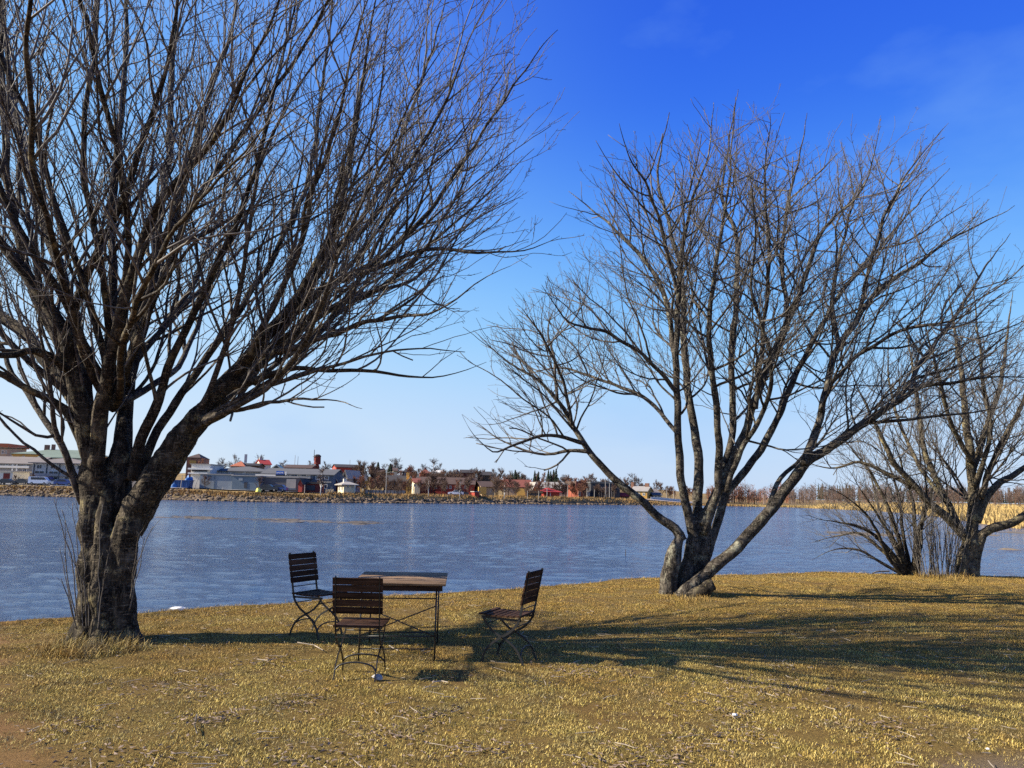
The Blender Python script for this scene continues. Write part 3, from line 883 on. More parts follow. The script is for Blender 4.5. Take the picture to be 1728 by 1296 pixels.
h = house('yellow_warehouse', 'yellow boarded warehouse with a pale metal roof and dark gable', 'warehouse', 1056, 1101, 842, 829, 821, 22, 12, 'ochre_boards', 'roof_pale', 'side', -20, [(1068, 834, 3, 3), (1078, 834, 3, 3), (1086, 834, 3, 3)], chim=((1062, 1.6, 1.0), (1087, 1.3, 1.4)))
house('white_cottage', 'small white cottage right of the yellow warehouse', 'house', 1099, 1116, 843, 832, 826, 30, 8, 'white_render', 'roof_tan', 'side', 10, [(1104, 835, 2, 3), (1111, 835, 2, 3)])
house('boat_shed', 'low grey green shed right of the yellow warehouse', 'shed', 1102, 1116, 843.5, 836, 832, 18, 6, 'grey_render', 'roof_grey', 'side', 0)
house('white_kiosk', 'small white hut far off beside the rusty birch wood', 'hut', 1229, 1238, 848, 842, 839, 26, 6, 'white_render', 'roof_pale', 'side', 0)

# ---- windmill on the skyline
def windmill():
    D = 305.0
    b = at(535, 791, D)
    k = D / F
    root = thing('windmill', 'dark red smock windmill with a dark cap on the skyline', 'windmill', b)
    mb = MB()
    mb.tube([(0, 0, -4), (0, 0, 2.2 * 0 + 8 * k * .25)], [4.2 * k, 3.6 * k], 8); mb.tube([(0, 0, 2 * k), (0, 0, 7.5 * k)], [4.4 * k, 2.6 * k], 8)
    mb.build('base', M['dark_red_boards'], root)
    MB().tube([(0, 0, 7.3 * k), (0, 0, 20.5 * k)], [5.6 * k, 5.2 * k], 12).build('body', M['dark_red_boards'], root)
    MB().tube([(0, 0, 20.3 * k), (0, 0, 22 * k), (0, 0, 24 * k)], [5.9 * k, 5.4 * k, 2.5 * k], 12).build('cap', M['roof_dark'], root)
    hx = -4.6 * k
    for a in (90, 0, 180, 270):
        d = Vector((math.cos(R(a)) * .55, -.8 * math.cos(R(a)), math.sin(R(a)))) if a in (0, 180) else Vector((0, 0, math.sin(R(a))))
        ln = (11.5 if a == 90 else 5.5 if a in (0, 180) else 7) * k
        MB().tube([(hx, -5.6 * k, 20 * k), Vector((hx, -5.6 * k, 20 * k)) + d * ln], [.6 * k, .45 * k], 4).build('sail_arm', M['roof_dark'], root)
windmill()

# ---- vehicles
def car(px, py, L_, H, paint, label, cat='car', yaw=0, van=False, s=14):
    D = shore((px - 864) / F) + s
    p = at(px, py, D)
    p.z = land_z(p.x, D) + .18
    root = thing('parked_' + cat.replace(' ', '_'), label, cat, p, R(yaw), 'vehicles parked along the road')
    h = L_ / 2
    if van: prof = [(-h, .35), (h, .35), (h, H * .55), (h - .35, H * .62), (h - 1.0, H * .98), (h - 1.3, H), (-h + .1, H), (-h, H * .9)]
    else: prof = [(-h, .32), (h, .32), (h, .72), (h - .25, .86), (h - 1.15, .95), (h - 1.9, H - .04), (h - 2.3, H), (-h + 1.0, H - .02), (-h + .35, .98), (-h, .9)]
    MB().prism(prof, 'y', -.86, .86).build('body', paint, root)
    if van: gl = [(h - .45, H * .62), (h - 1.0, H * .93), (-h + .6, H * .93), (-h + .6, H * .62)]
    else: gl = [(h - 1.3, .96), (h - 1.95, H - .1), (-h + 1.05, H - .1), (-h + .5, .98)]
    MB().prism(gl, 'y', -.885, .885).build('side_glass', M['glass'], root)
    for sx in (-1, 1):
        for sy in (-1, 1):
            w_ = MB().tube([(sx * h * .62, sy * .9, .32), (sx * h * .62, sy * .68, .32)], .32, 10).build('wheel', M['black_tyre'], root)
            MB().tube([(sx * h * .62, sy * .915, .32), (sx * h * .62, sy * .88, .32)], .17, 8).build('rim', M['roof_pale'], w_)
M['black_tyre'] = simple('black_tyre', (.015, .015, .015), .8, .2, 5)
M['paint_white'] = simple('paint_white', (.75, .75, .75), .3, .03, 1, spec=.5); M['paint_dark'] = simple('paint_dark', (.03, .032, .038), .3, .1, 1, spec=.5); M['paint_blue'] = simple('paint_blue', (.05, .08, .22), .3, .1, 1, spec=.5); M['paint_silver'] = simple('paint_silver', (.42, .43, .45), .3, .05, 1, spec=.5); M['paint_violet'] = simple('paint_violet', (.10, .07, .20), .3, .1, 1, spec=.5)
car(67, 812, 4.6, 1.95, M['paint_white'], 'white van parked in front of the white two storey house', 'van', 6, True, 12)
car(36, 812, 4.2, 1.45, M['paint_dark'], 'dark car parked left of the white van', yaw=180, s=13)
car(14, 812, 4.3, 1.42, M['paint_dark'], 'dark car parked before the white garage at the left edge', yaw=4, s=11)
car(85, 812, 4.3, 1.5, M['paint_dark'], 'dark car parked close behind the white van on its right', yaw=5, s=15)
car(96, 813, 4.0, 1.3, M['paint_silver'], 'small silver car right of the white van', yaw=185, s=12)
car(109, 813, 4.3, 1.55, M['paint_blue'], 'dark blue car nearest the big tree trunk', yaw=10, s=12)
car(77, 806, 4.4, 2.0, M['paint_violet'], 'dark violet van half hidden behind the white van', 'van', 6, True, 17)
car(769, 836, 4.2, 1.45, M['paint_white'], 'white car parked among trees left of the red hut', yaw=185, s=12)
car(778, 836, 4.2, 1.45, M['paint_dark'], 'dark car parked right behind the white car by the trees', yaw=5, s=14)
car(454, 827, 4.4, 1.5, M['paint_dark'], 'dark car parked below the mauve loading bay, right of the yellow heap', yaw=0, s=8)
car(468, 827, 4.4, 1.55, M['paint_blue'], 'dark blue car parked at the right of the mauve loading bay', yaw=180, s=8.5)

# ---- skip, tarpaulin, heaps
def lump(name, px, py, s, sx, sy, sz, mat, label, cat, seed):
    D = shore((px - 864) / F) + s
    p = at(px, py, D); p.z = land_z(p.x, D) - .05
    mb = MB(); K, J = 14, 6
    vs = []
    for j in range(J + 1):
        th = j / J * math.pi / 2
        for k in range(K):
            a = k / K * 2 * math.pi
            q = 1 + .35 * noise.noise((math.cos(a) * 1.3 + seed, math.sin(a) * 1.3, th * 1.5))
            vs.append((math.cos(a) * sx * math.cos(th) ** .7 * q, math.sin(a) * sy * math.cos(th) ** .7 * q, sz * math.sin(th) * q))
    fs = [(j * K + k, j * K + (k + 1) % K, (j + 1) * K + (k + 1) % K, (j + 1) * K + k) for j in range(J) for k in range(K)]
    mb.add(vs, fs)
    tag(mb.build(name, M[mat], smooth=True, loc=p), label, cat)
def skip():
    D = shore((305 - 864) / F) + 11
    p = at(307, 825, D); p.z = land_z(p.x, D) + .15
    root = thing('waste_skip', 'dark blue steel skip beside the white block', 'skip', p)
    P = [(-1.7, 0), (1.7, 0), (2.2, 1.7), (-2.2, 1.7)]
    MB().prism(P, 'y', -.95, .95).build('body', M['skip_blue'], root)
    for x in (-1.3, -.4, .5, 1.4): MB().box(x - .06, x + .06, -1.02, -.955, .1, 1.6).build('rib', M['skip_blue'], root)
    MB().box(-2.3, 2.3, -1.05, 1.05, 1.66, 1.78).build('rim', M['skip_blue'], root)
skip()
lump('tarpaulin', 318, 812, 13.5, 1.2, 1.0, 2.6, 'tarp_blue', 'bright blue tarpaulin heaped behind the blue skip', 'tarpaulin', 3)
lump('tarpaulin', 294, 825, 10, .8, .8, 1.3, 'tarp_blue', 'small bright blue heap left of the blue skip', 'tarpaulin', 5)
lump('yellow_heap', 436, 829, 5.5, .6, .6, .85, 'tarp_yellow', 'bright yellow covered heap on the bank below the dark warehouse', 'heap', 8)

# ---- posts, lamps and fences
def pole(px, y0, y1, s, r, label, name='lamp_post', cat='lamp post', lean=0.0, arm=0.0, mat='light_panel', group='posts along the far bank'):
    D = shore((px - 864) / F) + s
    b, t = at(px, y1, D), at(px, y0, D)
    h = t.z - b.z
    root = thing(name, label, cat, b, 0, group)
    MB().tube([(0, 0, -1), (lean * h * .5, 0, h * .5), (lean * h, 0, h)], [r, r * .9, r * .75], 6).build('post', M[mat], root)
    if arm:
        MB().tube([(lean * h, 0, h), (lean * h + arm * .6, 0, h + .25), (lean * h + arm, 0, h + .2)], r * .6, 5).build('arm', M[mat], root)
        MB().box(lean * h + arm - .35, lean * h + arm + .35, -.14, .14, h + .1, h + .26).build('lamp_head', M['grey_render'], root)
for px, y0, y1, s, kw, lab in [
    (304, 802, 829, 6, dict(lean=.06), 'pale pole leaning beside the blue skip'), (326, 806, 829, 6, dict(lean=.3), 'thin pole leaning strongly to the right by the blue skip'), (376, 822, 829, 6, {}, 'short bollard post before the pale warehouse'),
    (651, 798, 832, 9, dict(arm=1.6), 'street lamp with an arm at the grey fence'), (578, 799, 824, 20, {}, 'slender white pole rising behind the kiosk'), (575, 797, 824, 24, {}, 'slim pole just left behind the kiosk'),
    (514, 818, 829, 5, dict(), 'short sign post before the dark red lean-to'), (958, 818, 840, 8, dict(arm=-1.2), 'street lamp left of the brick mill'), (1021.5, 806, 841, 10, {}, 'tall pale mast in front of the grey mill'), (1028.5, 815, 842, 9, {}, 'shorter pale mast in front of the grey mill'),
    (1003, 826, 840, 8, {}, 'small lamp on a post left of the grey mill'), (990.5, 824, 840, 9, {}, 'pale post at the corner of the brick mill'), (1137, 822, 844, 14, {}, 'thin pole beside the white railing'), (1125, 824, 844, 14, dict(arm=.9), 'street lamp above the white railing'),
    (1276, 828, 848, 20, dict(arm=1.0), 'left one of two lamps before the birch wood'), (1289, 828, 848, 20, dict(arm=-1.0), 'right one of two lamps before the birch wood'), (497, 768, 790, 130, {}, 'left one of two thin masts on the skyline'), (502, 770, 790, 130, {}, 'right one of two thin masts on the skyline'),
    (590, 776, 792, 130, {}, 'thin mast on the skyline above the red gabled house'), (923, 812, 840, 7, {}, 'thin pole before the red metal roof'), (890, 828, 842, 4, {}, 'short dark post on the grassy bank'), (909, 828, 842, 4, {}, 'second short post on the grassy bank further right')]:
    pole(px, y0, y1, s, .10, lab, 'lamp_post' if 'arm' in kw else 'pole', 'lamp post' if 'arm' in kw else 'pole', **kw)

def fence(px0, px1, s, h, n, label, mat, post):
    """boards between posts, following the bank"""
    xm = (px0 + px1) / 2
    D = shore((xm - 864) / F) + s
    c = at(xm, 830, D); c.z = land_z(c.x, D)
    root = thing('fence', label, 'fence', c)
    pts = []
    for i in range(n + 1):
        b = (px0 + (px1 - px0) * i / n - 864) / F
        Y = shore(b) + s
        pts.append(Vector((b * Y, Y, land_z(b * Y, Y))) - c)
    for i in range(n):
        a, b = pts[i], pts[i + 1]
        MB().add([a + Vector((0, 0, .15)), b + Vector((0, 0, .15)), b + Vector((0, 0, h)), a + Vector((0, 0, h)), a + Vector((0, .06, .15)), b + Vector((0, .06, .15)), b + Vector((0, .06, h)), a + Vector((0, .06, h))],
                 [(0, 1, 2, 3), (5, 4, 7, 6), (3, 2, 6, 7), (1, 0, 4, 5), (0, 3, 7, 4), (2, 1, 5, 6)]).build('panel', M[mat], root)
    for p in pts: MB().box(p.x - .06, p.x + .06, p.y - .12, p.y - .004, p.z - .3, p.z + h + .1).build('post', M[post], root)
fence(622, 690, 17, 1.15, 11, 'long grey panel fence right of the yellow house', 'wire_grey', 'charcoal')
fence(557, 569, 14, .95, 3, 'short pale yellow fence left of the kiosk', 'cream_render', 'cream_render')
fence(1100, 1152, 12, .8, 10, 'low white railing beside the far footpath', 'trim_white', 'trim_white')
fence(700, 800, 11, .35, 12, 'low rail along the far footpath under the trees', 'light_panel', 'charcoal')

# ---- bare trees of the town
M['far_bark'] = simple('far_bark', (.06, .044, .036), .9, .3, .5); M['far_twig'] = simple('far_twig', (.105, .066, .048), .9, .3, .5); M['far_twig_red'] = simple('far_twig_red', (.17, .075, .045), .9, .35, .5)
M['far_twig_grey'] = simple('far_twig_grey', (.10, .08, .075), .9, .3, .5); M['birch_bark'] = simple('birch_bark', (.62, .60, .56), .8, .25, 1.2); M['needles'] = simple('spruce_needles', (.028, .04, .022), .9, .45, .7)

def far_tree(seed, H, spread, twig, bark, narrow=1.0, dens=1.0):
    g = random.Random(seed)
    tk, tw = MB(), MB()
    top = Vector((g.uniform(-.3, .3), g.uniform(-.3, .3), H * .8))
    ax = [Vector((0, 0, -.4)), Vector((g.uniform(-.1, .1), 0, H * .3)), Vector((top.x * .6, top.y * .6, H * .55)), top]
    tk.tube(ax, [.17, .13, .08, .03], 5)
    for i in range(int(17 * dens)):
        t = g.uniform(.22, .98)
        z = H * .8 * t
        a = i * 2.4 + g.uniform(-.4, .4)
        L_ = spread * (1.05 - .65 * t) * g.uniform(.7, 1.2)
        up = .55 + .7 * t * narrow
        d = Vector((math.cos(a), math.sin(a), up * narrow)).normalized()
        p = Vector((top.x * t * .7, top.y * t * .7, z))
        e1 = p + d * L_ * .5; e2 = e1 + (d + Vector((g.gauss(0, .2), g.gauss(0, .2), .35))).normalized() * L_ * .55
        tk.tube([p, e1, e2], [.07, .05, .03], 3, caps=False)
        for _ in range(int(12 * dens)):
            q = p.lerp(e1, g.random()) if g.random() < .35 else e1.lerp(e2, g.random())
            dd = (d + Vector((g.gauss(0, .65), g.gauss(0, .65), g.gauss(.35, .5)))).normalized()
            l = g.uniform(.5, 1.5) * H / 9
            k = q + dd * l
            tw.tube([q, k], [.062, .034], 3, caps=False)
            for _ in range(2):
                d3 = (dd + Vector((g.gauss(0, .6), g.gauss(0, .6), g.gauss(.2, .4)))).normalized()
                s_ = q.lerp(k, g.uniform(.2, .9))
                tw.tube([s_, s_ + d3 * l * .6], [.04, .025], 3, caps=False)
    return tk.mesh('trunk', bark, True), tw.mesh('crown', twig, True)

PLANTED = []
KINDS = {
    'brown': [far_tree(k, 8.5, 3.4, M['far_twig'], M['far_bark']) for k in (1, 2, 3)],
    'red': [far_tree(k, 8.0, 3.0, M['far_twig_red'], M['far_bark'], 1.2) for k in (11, 12)],
    'grey': [far_tree(k, 10, 4.2, M['far_twig_grey'], M['far_bark'], .9) for k in (21, 22)],
    'poplar': [far_tree(31, 11, 1.6, M['far_twig'], M['far_bark'], 3.0)],
    'birch': [far_tree(41, 9, 2.4, M['far_twig'], M['birch_bark'], 1.5, .8)],
}
def plant(kind, px, ytop, s, label, group=None, name='bare_tree', width=1.0):
    b = (px - 864) / F
    D = shore(b) + s
    X = at(px, 830, D).x
    z0 = land_z(X, D)
    h = at(px, ytop, D).z - z0
    tk, tw = KINDS[kind][int(px * 7) % len(KINDS[kind])]
    H0 = {'brown': 8.5, 'red': 8, 'grey': 10, 'poplar': 11, 'birch': 9}[kind]
    root = thing(name, label, 'tree', (X, D, z0), (px * 1.7) % 6.28, group)
    k = max(.25, h / (H0 * 1.02))
    root.scale = (k * width, k * width, k)
    link_mesh('trunk', tk, root); link_mesh('crown', tw, root)
    if group: PLANTED.append((px, s, root))
    return root

g = random.Random(77)
plant('birch', 541, 786, 4, 'white stemmed birch on the bank right of the dark red lean-to', name='birch_tree')
plant('birch', 723, 803, 5, 'white stemmed birch with a leaning trunk on the bank left of the white car', name='birch_tree')
plant('birch', 776, 806, 4, 'white stemmed birch on the bank beside the white car', name='birch_tree')
plant('birch', 851, 812, 4, 'white stemmed birch alone on the grassy bank right of the red hut', name='birch_tree')
plant('birch', 731, 772, 90, 'tall pale birch on the skyline beside the house with the white roof', name='birch_tree', width=1.1)
plant('brown', 437, 803, 6, 'reddish bare tree before the blue warehouse, over the yellow heap', name='bare_tree')
plant('brown', 675, 806, 8, 'dark round bare tree in front of the grey fence', name='bare_tree', width=.9)
plant('red', 335, 772, 40, 'small reddish tree before the brown domed building', name='bare_tree', width=.7)
plant('red', 985, 806, 14, 'rusty red bare tree in front of the brick mill', name='bare_tree', width=1.1)
for i in range(64):                                         # gardens on the slope
    px = 590 + 440 * (i + g.random()) / 64
    s = g.uniform(78, 150)
    yt = np.interp(px, [590, 700, 800, 900, 1000, 1030], [786, 788, 793, 800, 806, 812]) + g.uniform(-5, 7)
    plant(g.choice(['brown', 'brown', 'brown', 'red', 'grey']), px, float(yt), s, 'brown bare tree on the slope', 'brown bare trees on the slope')
for px, yt, s in [(606, 770, 60), (611, 772, 62), (626, 773, 64), (600, 779, 70)]: plant('poplar', px, yt, s, 'tall narrow bare poplar behind the white gabled house', 'row of bare poplars', 'poplar_tree')
for px, yt in [(372, 770), (394, 766), (433, 766), (432, 772), (475, 774), (522, 775), (548, 776), (661, 771), (671, 772), (742, 781), (716, 782), (860, 792), (832, 790), (650, 782)]:
    plant('grey', px + g.uniform(-1, 1), yt, g.uniform(118, 150), 'grey bare tree with an open crown on the skyline behind the roofs', 'grey bare trees on the skyline')
for i in range(120):
    px = g.uniform(592, 1010) if i < 104 else g.uniform(1000, 1130)
    s = g.choice([16, 20, 24, 30, 38, 48, 60, 75, 90])
    yt = (806 if px < 690 else 804 if px < 860 else 812 if px < 1000 else 818) - (s - 18) * .20 + g.uniform(-3, 5)
    plant(g.choice(['brown', 'brown', 'red', 'brown']), px, yt, s + g.uniform(-3, 3), 'bushy brown bare tree growing among the houses across the water', 'brown bare trees among the houses')
for px, yt in [(52, 798), (24, 800), (150, 790), (160, 794), (218, 796), (345, 800)]:
    plant('brown', px, yt, 12.5 + g.uniform(0, 1), 'small brown bare tree beside the car park at the left', 'small bare trees by the car park')
for i in range(26):                                         # right of the town, edge of the wood
    px = g.uniform(1005, 1225)
    plant(g.choice(['red', 'brown', 'grey']), px, 815 + (px - 1005) * .05 + g.uniform(-6, 7), g.uniform(40, 85), 'brown bare tree at the edge of the wood right of the mills', 'bare trees at the edge of the wood')
plant('grey', 1068, 795, 60, 'tallest pale bare tree above the yellow warehouse'); plant('grey', 1081, 806, 62, 'second pale bare tree above the yellow warehouse, right of the tallest')

# spruces
def spruce_mesh(seed):
    g = random.Random(seed)
    tk, nd = MB(), MB()
    tk.tube([(0, 0, -.5), (0, 0, 9.6)], [.16, .02], 5)
    for j in range(22):
        z = .9 + j * .40
        r = 1.75 * (1 - z / 10.2) + .12
        for k in range(9):
            a = k * .698 + j * .9 + g.uniform(-.2, .2)
            q = r * g.uniform(.95, 1.5)
            c, s_ = math.cos(a), math.sin(a)
            w_ = q * .33
            nd.add([(0, 0, z + .25), (c * q * .6 - s_ * w_, s_ * q * .6 + c * w_, z - .05), (c * q, s_ * q, z - .30 - q * .12), (c * q * .6 + s_ * w_, s_ * q * .6 - c * w_, z - .05), (c * q * .6, s_ * q * .6, z - .42)],
                   [(0, 1, 2), (0, 2, 3), (1, 4, 2), (4, 3, 2)])
    return tk.mesh('trunk', M['far_bark']), nd.mesh('crown', M['needles'])
SPR = [spruce_mesh(1), spruce_mesh(2)]
for i, (px, yt, s, w_) in enumerate([(636, 779, 118, 1.4), (657, 782, 100, 1.5), (864, 798, 70, 1.0), (869, 792, 72, 1.0), (874, 797, 75, .9), (902, 793, 90, .8), (908, 795, 90, .9), (925, 792, 80, .8), (929, 794, 82, .8), (934, 792, 84, .9), (938, 790, 80, .9), (880, 800, 80, 1.2), (942, 806, 70, 1.4)]):
    b = (px - 864) / F; D = shore(b) + s; X = at(px, 830, D).x; z0 = land_z(X, D)
    h = at(px, yt, D).z - z0
    root = thing('spruce_tree', 'dark green spruce standing on the skyline behind the roofs', 'tree', (X, D, z0), i * 1.1, 'dark spruces on the skyline')
    k = h / 9.6
    root.scale = (k * w_, k * w_, k)
    link_mesh('trunk', SPR[i % 2][0], root); link_mesh('crown', SPR[i % 2][1], root)
    PLANTED.append((px, s, root))

# every tree of a group is told by the house it stands at
import re
def short(lab):
    return re.split(r' (?:with|behind|on|above|left|right|by|in|below|high|among|half|far|seen|under|at|over|beside|between|just|before|right|that)\b|,', lab)[0]
def name_trees():
    told = {}
    for px, s, root in PLANTED:
        hx, hs, lab = min(HOUSES, key=lambda h: abs(h[0] - px) + .08 * abs(h[1] - s))
        rel = 'behind' if s > hs else 'in front of'
        words = {'bare brown trees': 'brown bare tree'}
        g_ = root['group']
        kind = 'dark green spruce' if 'spruce' in g_ else 'grey bare tree' if 'grey' in g_ else 'tall bare poplar' if 'poplar' in g_ else 'small brown bare tree' if 'car park' in g_ else 'brown bare tree'
        told.setdefault((kind, rel, short(lab)), []).append((px, root))
    order = ['leftmost', 'second from left', 'third from left', 'fourth from left', 'fifth from left', 'sixth from left', 'seventh from left', 'eighth from left', 'ninth from left', 'tenth from left', 'eleventh from left', 'twelfth from left', 'thirteenth from left', 'fourteenth from left', 'fifteenth from left', 'sixteenth from left', 'seventeenth from left', 'eighteenth from left']
    for (kind, rel, d), ls in told.items():
        ls.sort(key=lambda q: q[0])
        for i, (px, root) in enumerate(ls):
            if len(ls) == 1: root['label'] = '%s %s the %s' % (kind, rel, d)
            else: root['label'] = ' '.join(('%s %s, %s the %s' % (kind, order[min(i, len(order) - 1)], rel, d)).split()[:16])
name_trees()

# far wood: one mass
def far_wood():
    g = random.Random(5)
    mbs = [MB(), MB(), MB()]
    def wisp(mb, X, Y, z0, H, n, w_):
        mb.tube([(X, Y, z0 - .5), (X + g.uniform(-.3, .3), Y, z0 + H * .9)], [.16, .05], 3, caps=False)
        for _ in range(n):
            t = g.uniform(.12, .95)
            a = g.uniform(0, 6.28)
            p = Vector((X, Y, z0 + H * t))
            l = H * .36 * (1.15 - t * .75) * g.uniform(.6, 1.2)
            d = Vector((math.cos(a), math.sin(a), g.uniform(.35, 1.4))).normalized()
            q = p + d * l
            mb.tube([p, q], [w_, w_ * .5], 3, caps=False)
            e = p.lerp(q, .5)
            d2 = (d + Vector((g.gauss(0, .7), g.gauss(0, .7), .3))).normalized()
            mb.tube([e, e + d2 * l * .6], [w_ * .7, w_ * .4], 3, caps=False)
    for i in range(900):
        px = 1195 + 720 * g.random()
        b = (px - 864) / F
        t = (px - 1195) / 533
        base = 250 + 230 * min(1, t) ** .8
        Y = max(shore(b) + 18, base + g.uniform(0, 60) + 40 * noise.noise((px * .01, 0, 0)))
        X = at(px, 840, Y).x
        z0 = land_z(X, Y)
        H = g.uniform(5.2, 9.8) * (1 + .35 * noise.noise((px * .03, 3, 0)) + .2 * noise.noise((px * .11, 8, 0))) * (.72 + .62 * min(1, t))
        k = 0 if (px < 1330 and g.random() < .65) else (1 if g.random() < .72 else 2)
        wisp(mbs[k], X, Y, z0, H, 17, .055 + .03 * t)
    for mb, mt, lab in ((mbs[0], 'far_twig_red', 'rusty red birch wood beyond the water at the right'), (mbs[1], 'far_twig', 'brown leafless wood along the far right shore'), (mbs[2], 'far_twig_grey', 'greyish bare trees mixed into the far right wood')):
        tag(mb.build('far_wood', M[mt]), lab, 'wood', kind='stuff')
    mb = MB()                                               # dark conifers at the back of the wood
    for i in range(170):
        px = 1380 + 520 * g.random()
        b = (px - 864) / F
        Y = 520 + g.uniform(0, 60); X = b * Y; z0 = land_z(X, Y); H = g.uniform(8, 12)
        for j in range(6):
            z = z0 + H * (.1 + j * .15); r = H * .16 * (1 - j / 6.5)
            for k in range(6):
                a = k * 1.05 + j
                mb.add([(X, Y, z + H * .2), (X + math.cos(a - .5) * r, Y + math.sin(a - .5) * r, z), (X + math.cos(a + .5) * r, Y + math.sin(a + .5) * r, z)], [(0, 1, 2)])
    tag(mb.build('far_conifers', M['needles']), 'dark conifer wood behind the far right shore', 'wood', kind='stuff')
far_wood()

# reeds of the right shore
M['reed'] = simple('dry_reed', (.38, .265, .10), .85, .35, .08)
def reeds():
    g = random.Random(9)
    mb = MB()
    for i in range(15000):
        px = 1255 + 640 * g.random() ** .8
        b = (px - 864) / F
        w_ = 120 * sstep(1330, 1560, px) + 12
        s = g.random() ** 1.6 * w_
        Y = shore(b) + s + 2.0 * noise.noise((px * .04, 1, 0))
        if noise.noise((b * 30, s * .06, 4)) < -.28: continue
        X = b * Y
        z0 = max(land_z(X, Y), WZ - .1)
        h = g.uniform(.6, 1.25) * (.5 + .5 * sstep(1280, 1450, px))
        a = g.uniform(0, 3.14); w2 = g.uniform(.05, .11)
        c, sn = math.cos(a) * w2, math.sin(a) * w2
        lx, ly = g.gauss(0, .2), g.gauss(0, .2)
        mb.add([(X - c, Y - sn, z0 - .05), (X + c, Y + sn, z0 - .05), (X + lx + c * .6, Y + ly + sn * .6, z0 + h), (X + lx - c * .6, Y + ly - sn * .6, z0 + h * .9)], [(0, 1, 2, 3)])
    tag(mb.build('reeds', M['reed']), 'band of dry golden reeds along the right shore', 'reeds', kind='stuff')
reeds()
# tufts of dry grass on the far bank between the stones
def bank_grass():
    g = random.Random(19)
    mb = MB()
    for i in range(13000):
        px = g.uniform(-150, 1300)
        b = (px - 864) / F
        s = (g.uniform(2.2, 4.0) if px < 560 else g.uniform(2.2, 6.5) + g.random() ** 3 * 4)
        Y = shore(b) + s; X = b * Y; z0 = land_z(X, Y)
        h = g.uniform(.25, .7); a = g.uniform(0, 3.14); w2 = g.uniform(.06, .16)
        c, sn = math.cos(a) * w2, math.sin(a) * w2
        mb.add([(X - c, Y - sn, z0 - .05), (X + c, Y + sn, z0 - .05), (X + g.gauss(0, .15), Y + g.gauss(0, .15), z0 + h)], [(0, 1, 2)])
    tag(mb.build('bank_grass', M['bank_grass']), 'tufts of dry brown grass above the stones of the far bank', 'grass', kind='stuff')
M['bank_grass'] = simple('bank_grass', (.27, .165, .06), .9, .5, .25)
bank_grass()
# thin stake in the water
p = on_level(1055, 938, WZ)
tag(MB().tube([p + Vector((0, 0, -.5)), p + Vector((.03, 0, .32))], [.02, .014], 6).build('stake', M['far_bark']), 'thin stake standing in the open water left of the middle tree', 'stake')

# ---------------------------------------------------------------- bare trees on the lawn
UP = Vector((0, 0, 1))

def in_poly(x, y, P):
    c = False
    j = len(P) - 1
    for i in range(len(P)):
        xi, yi = P[i]; xj, yj = P[j]
        if (yi > y) != (yj > y) and x < (xj - xi) * (y - yi) / (yj - yi) + xi: c = not c
        j = i
    return c

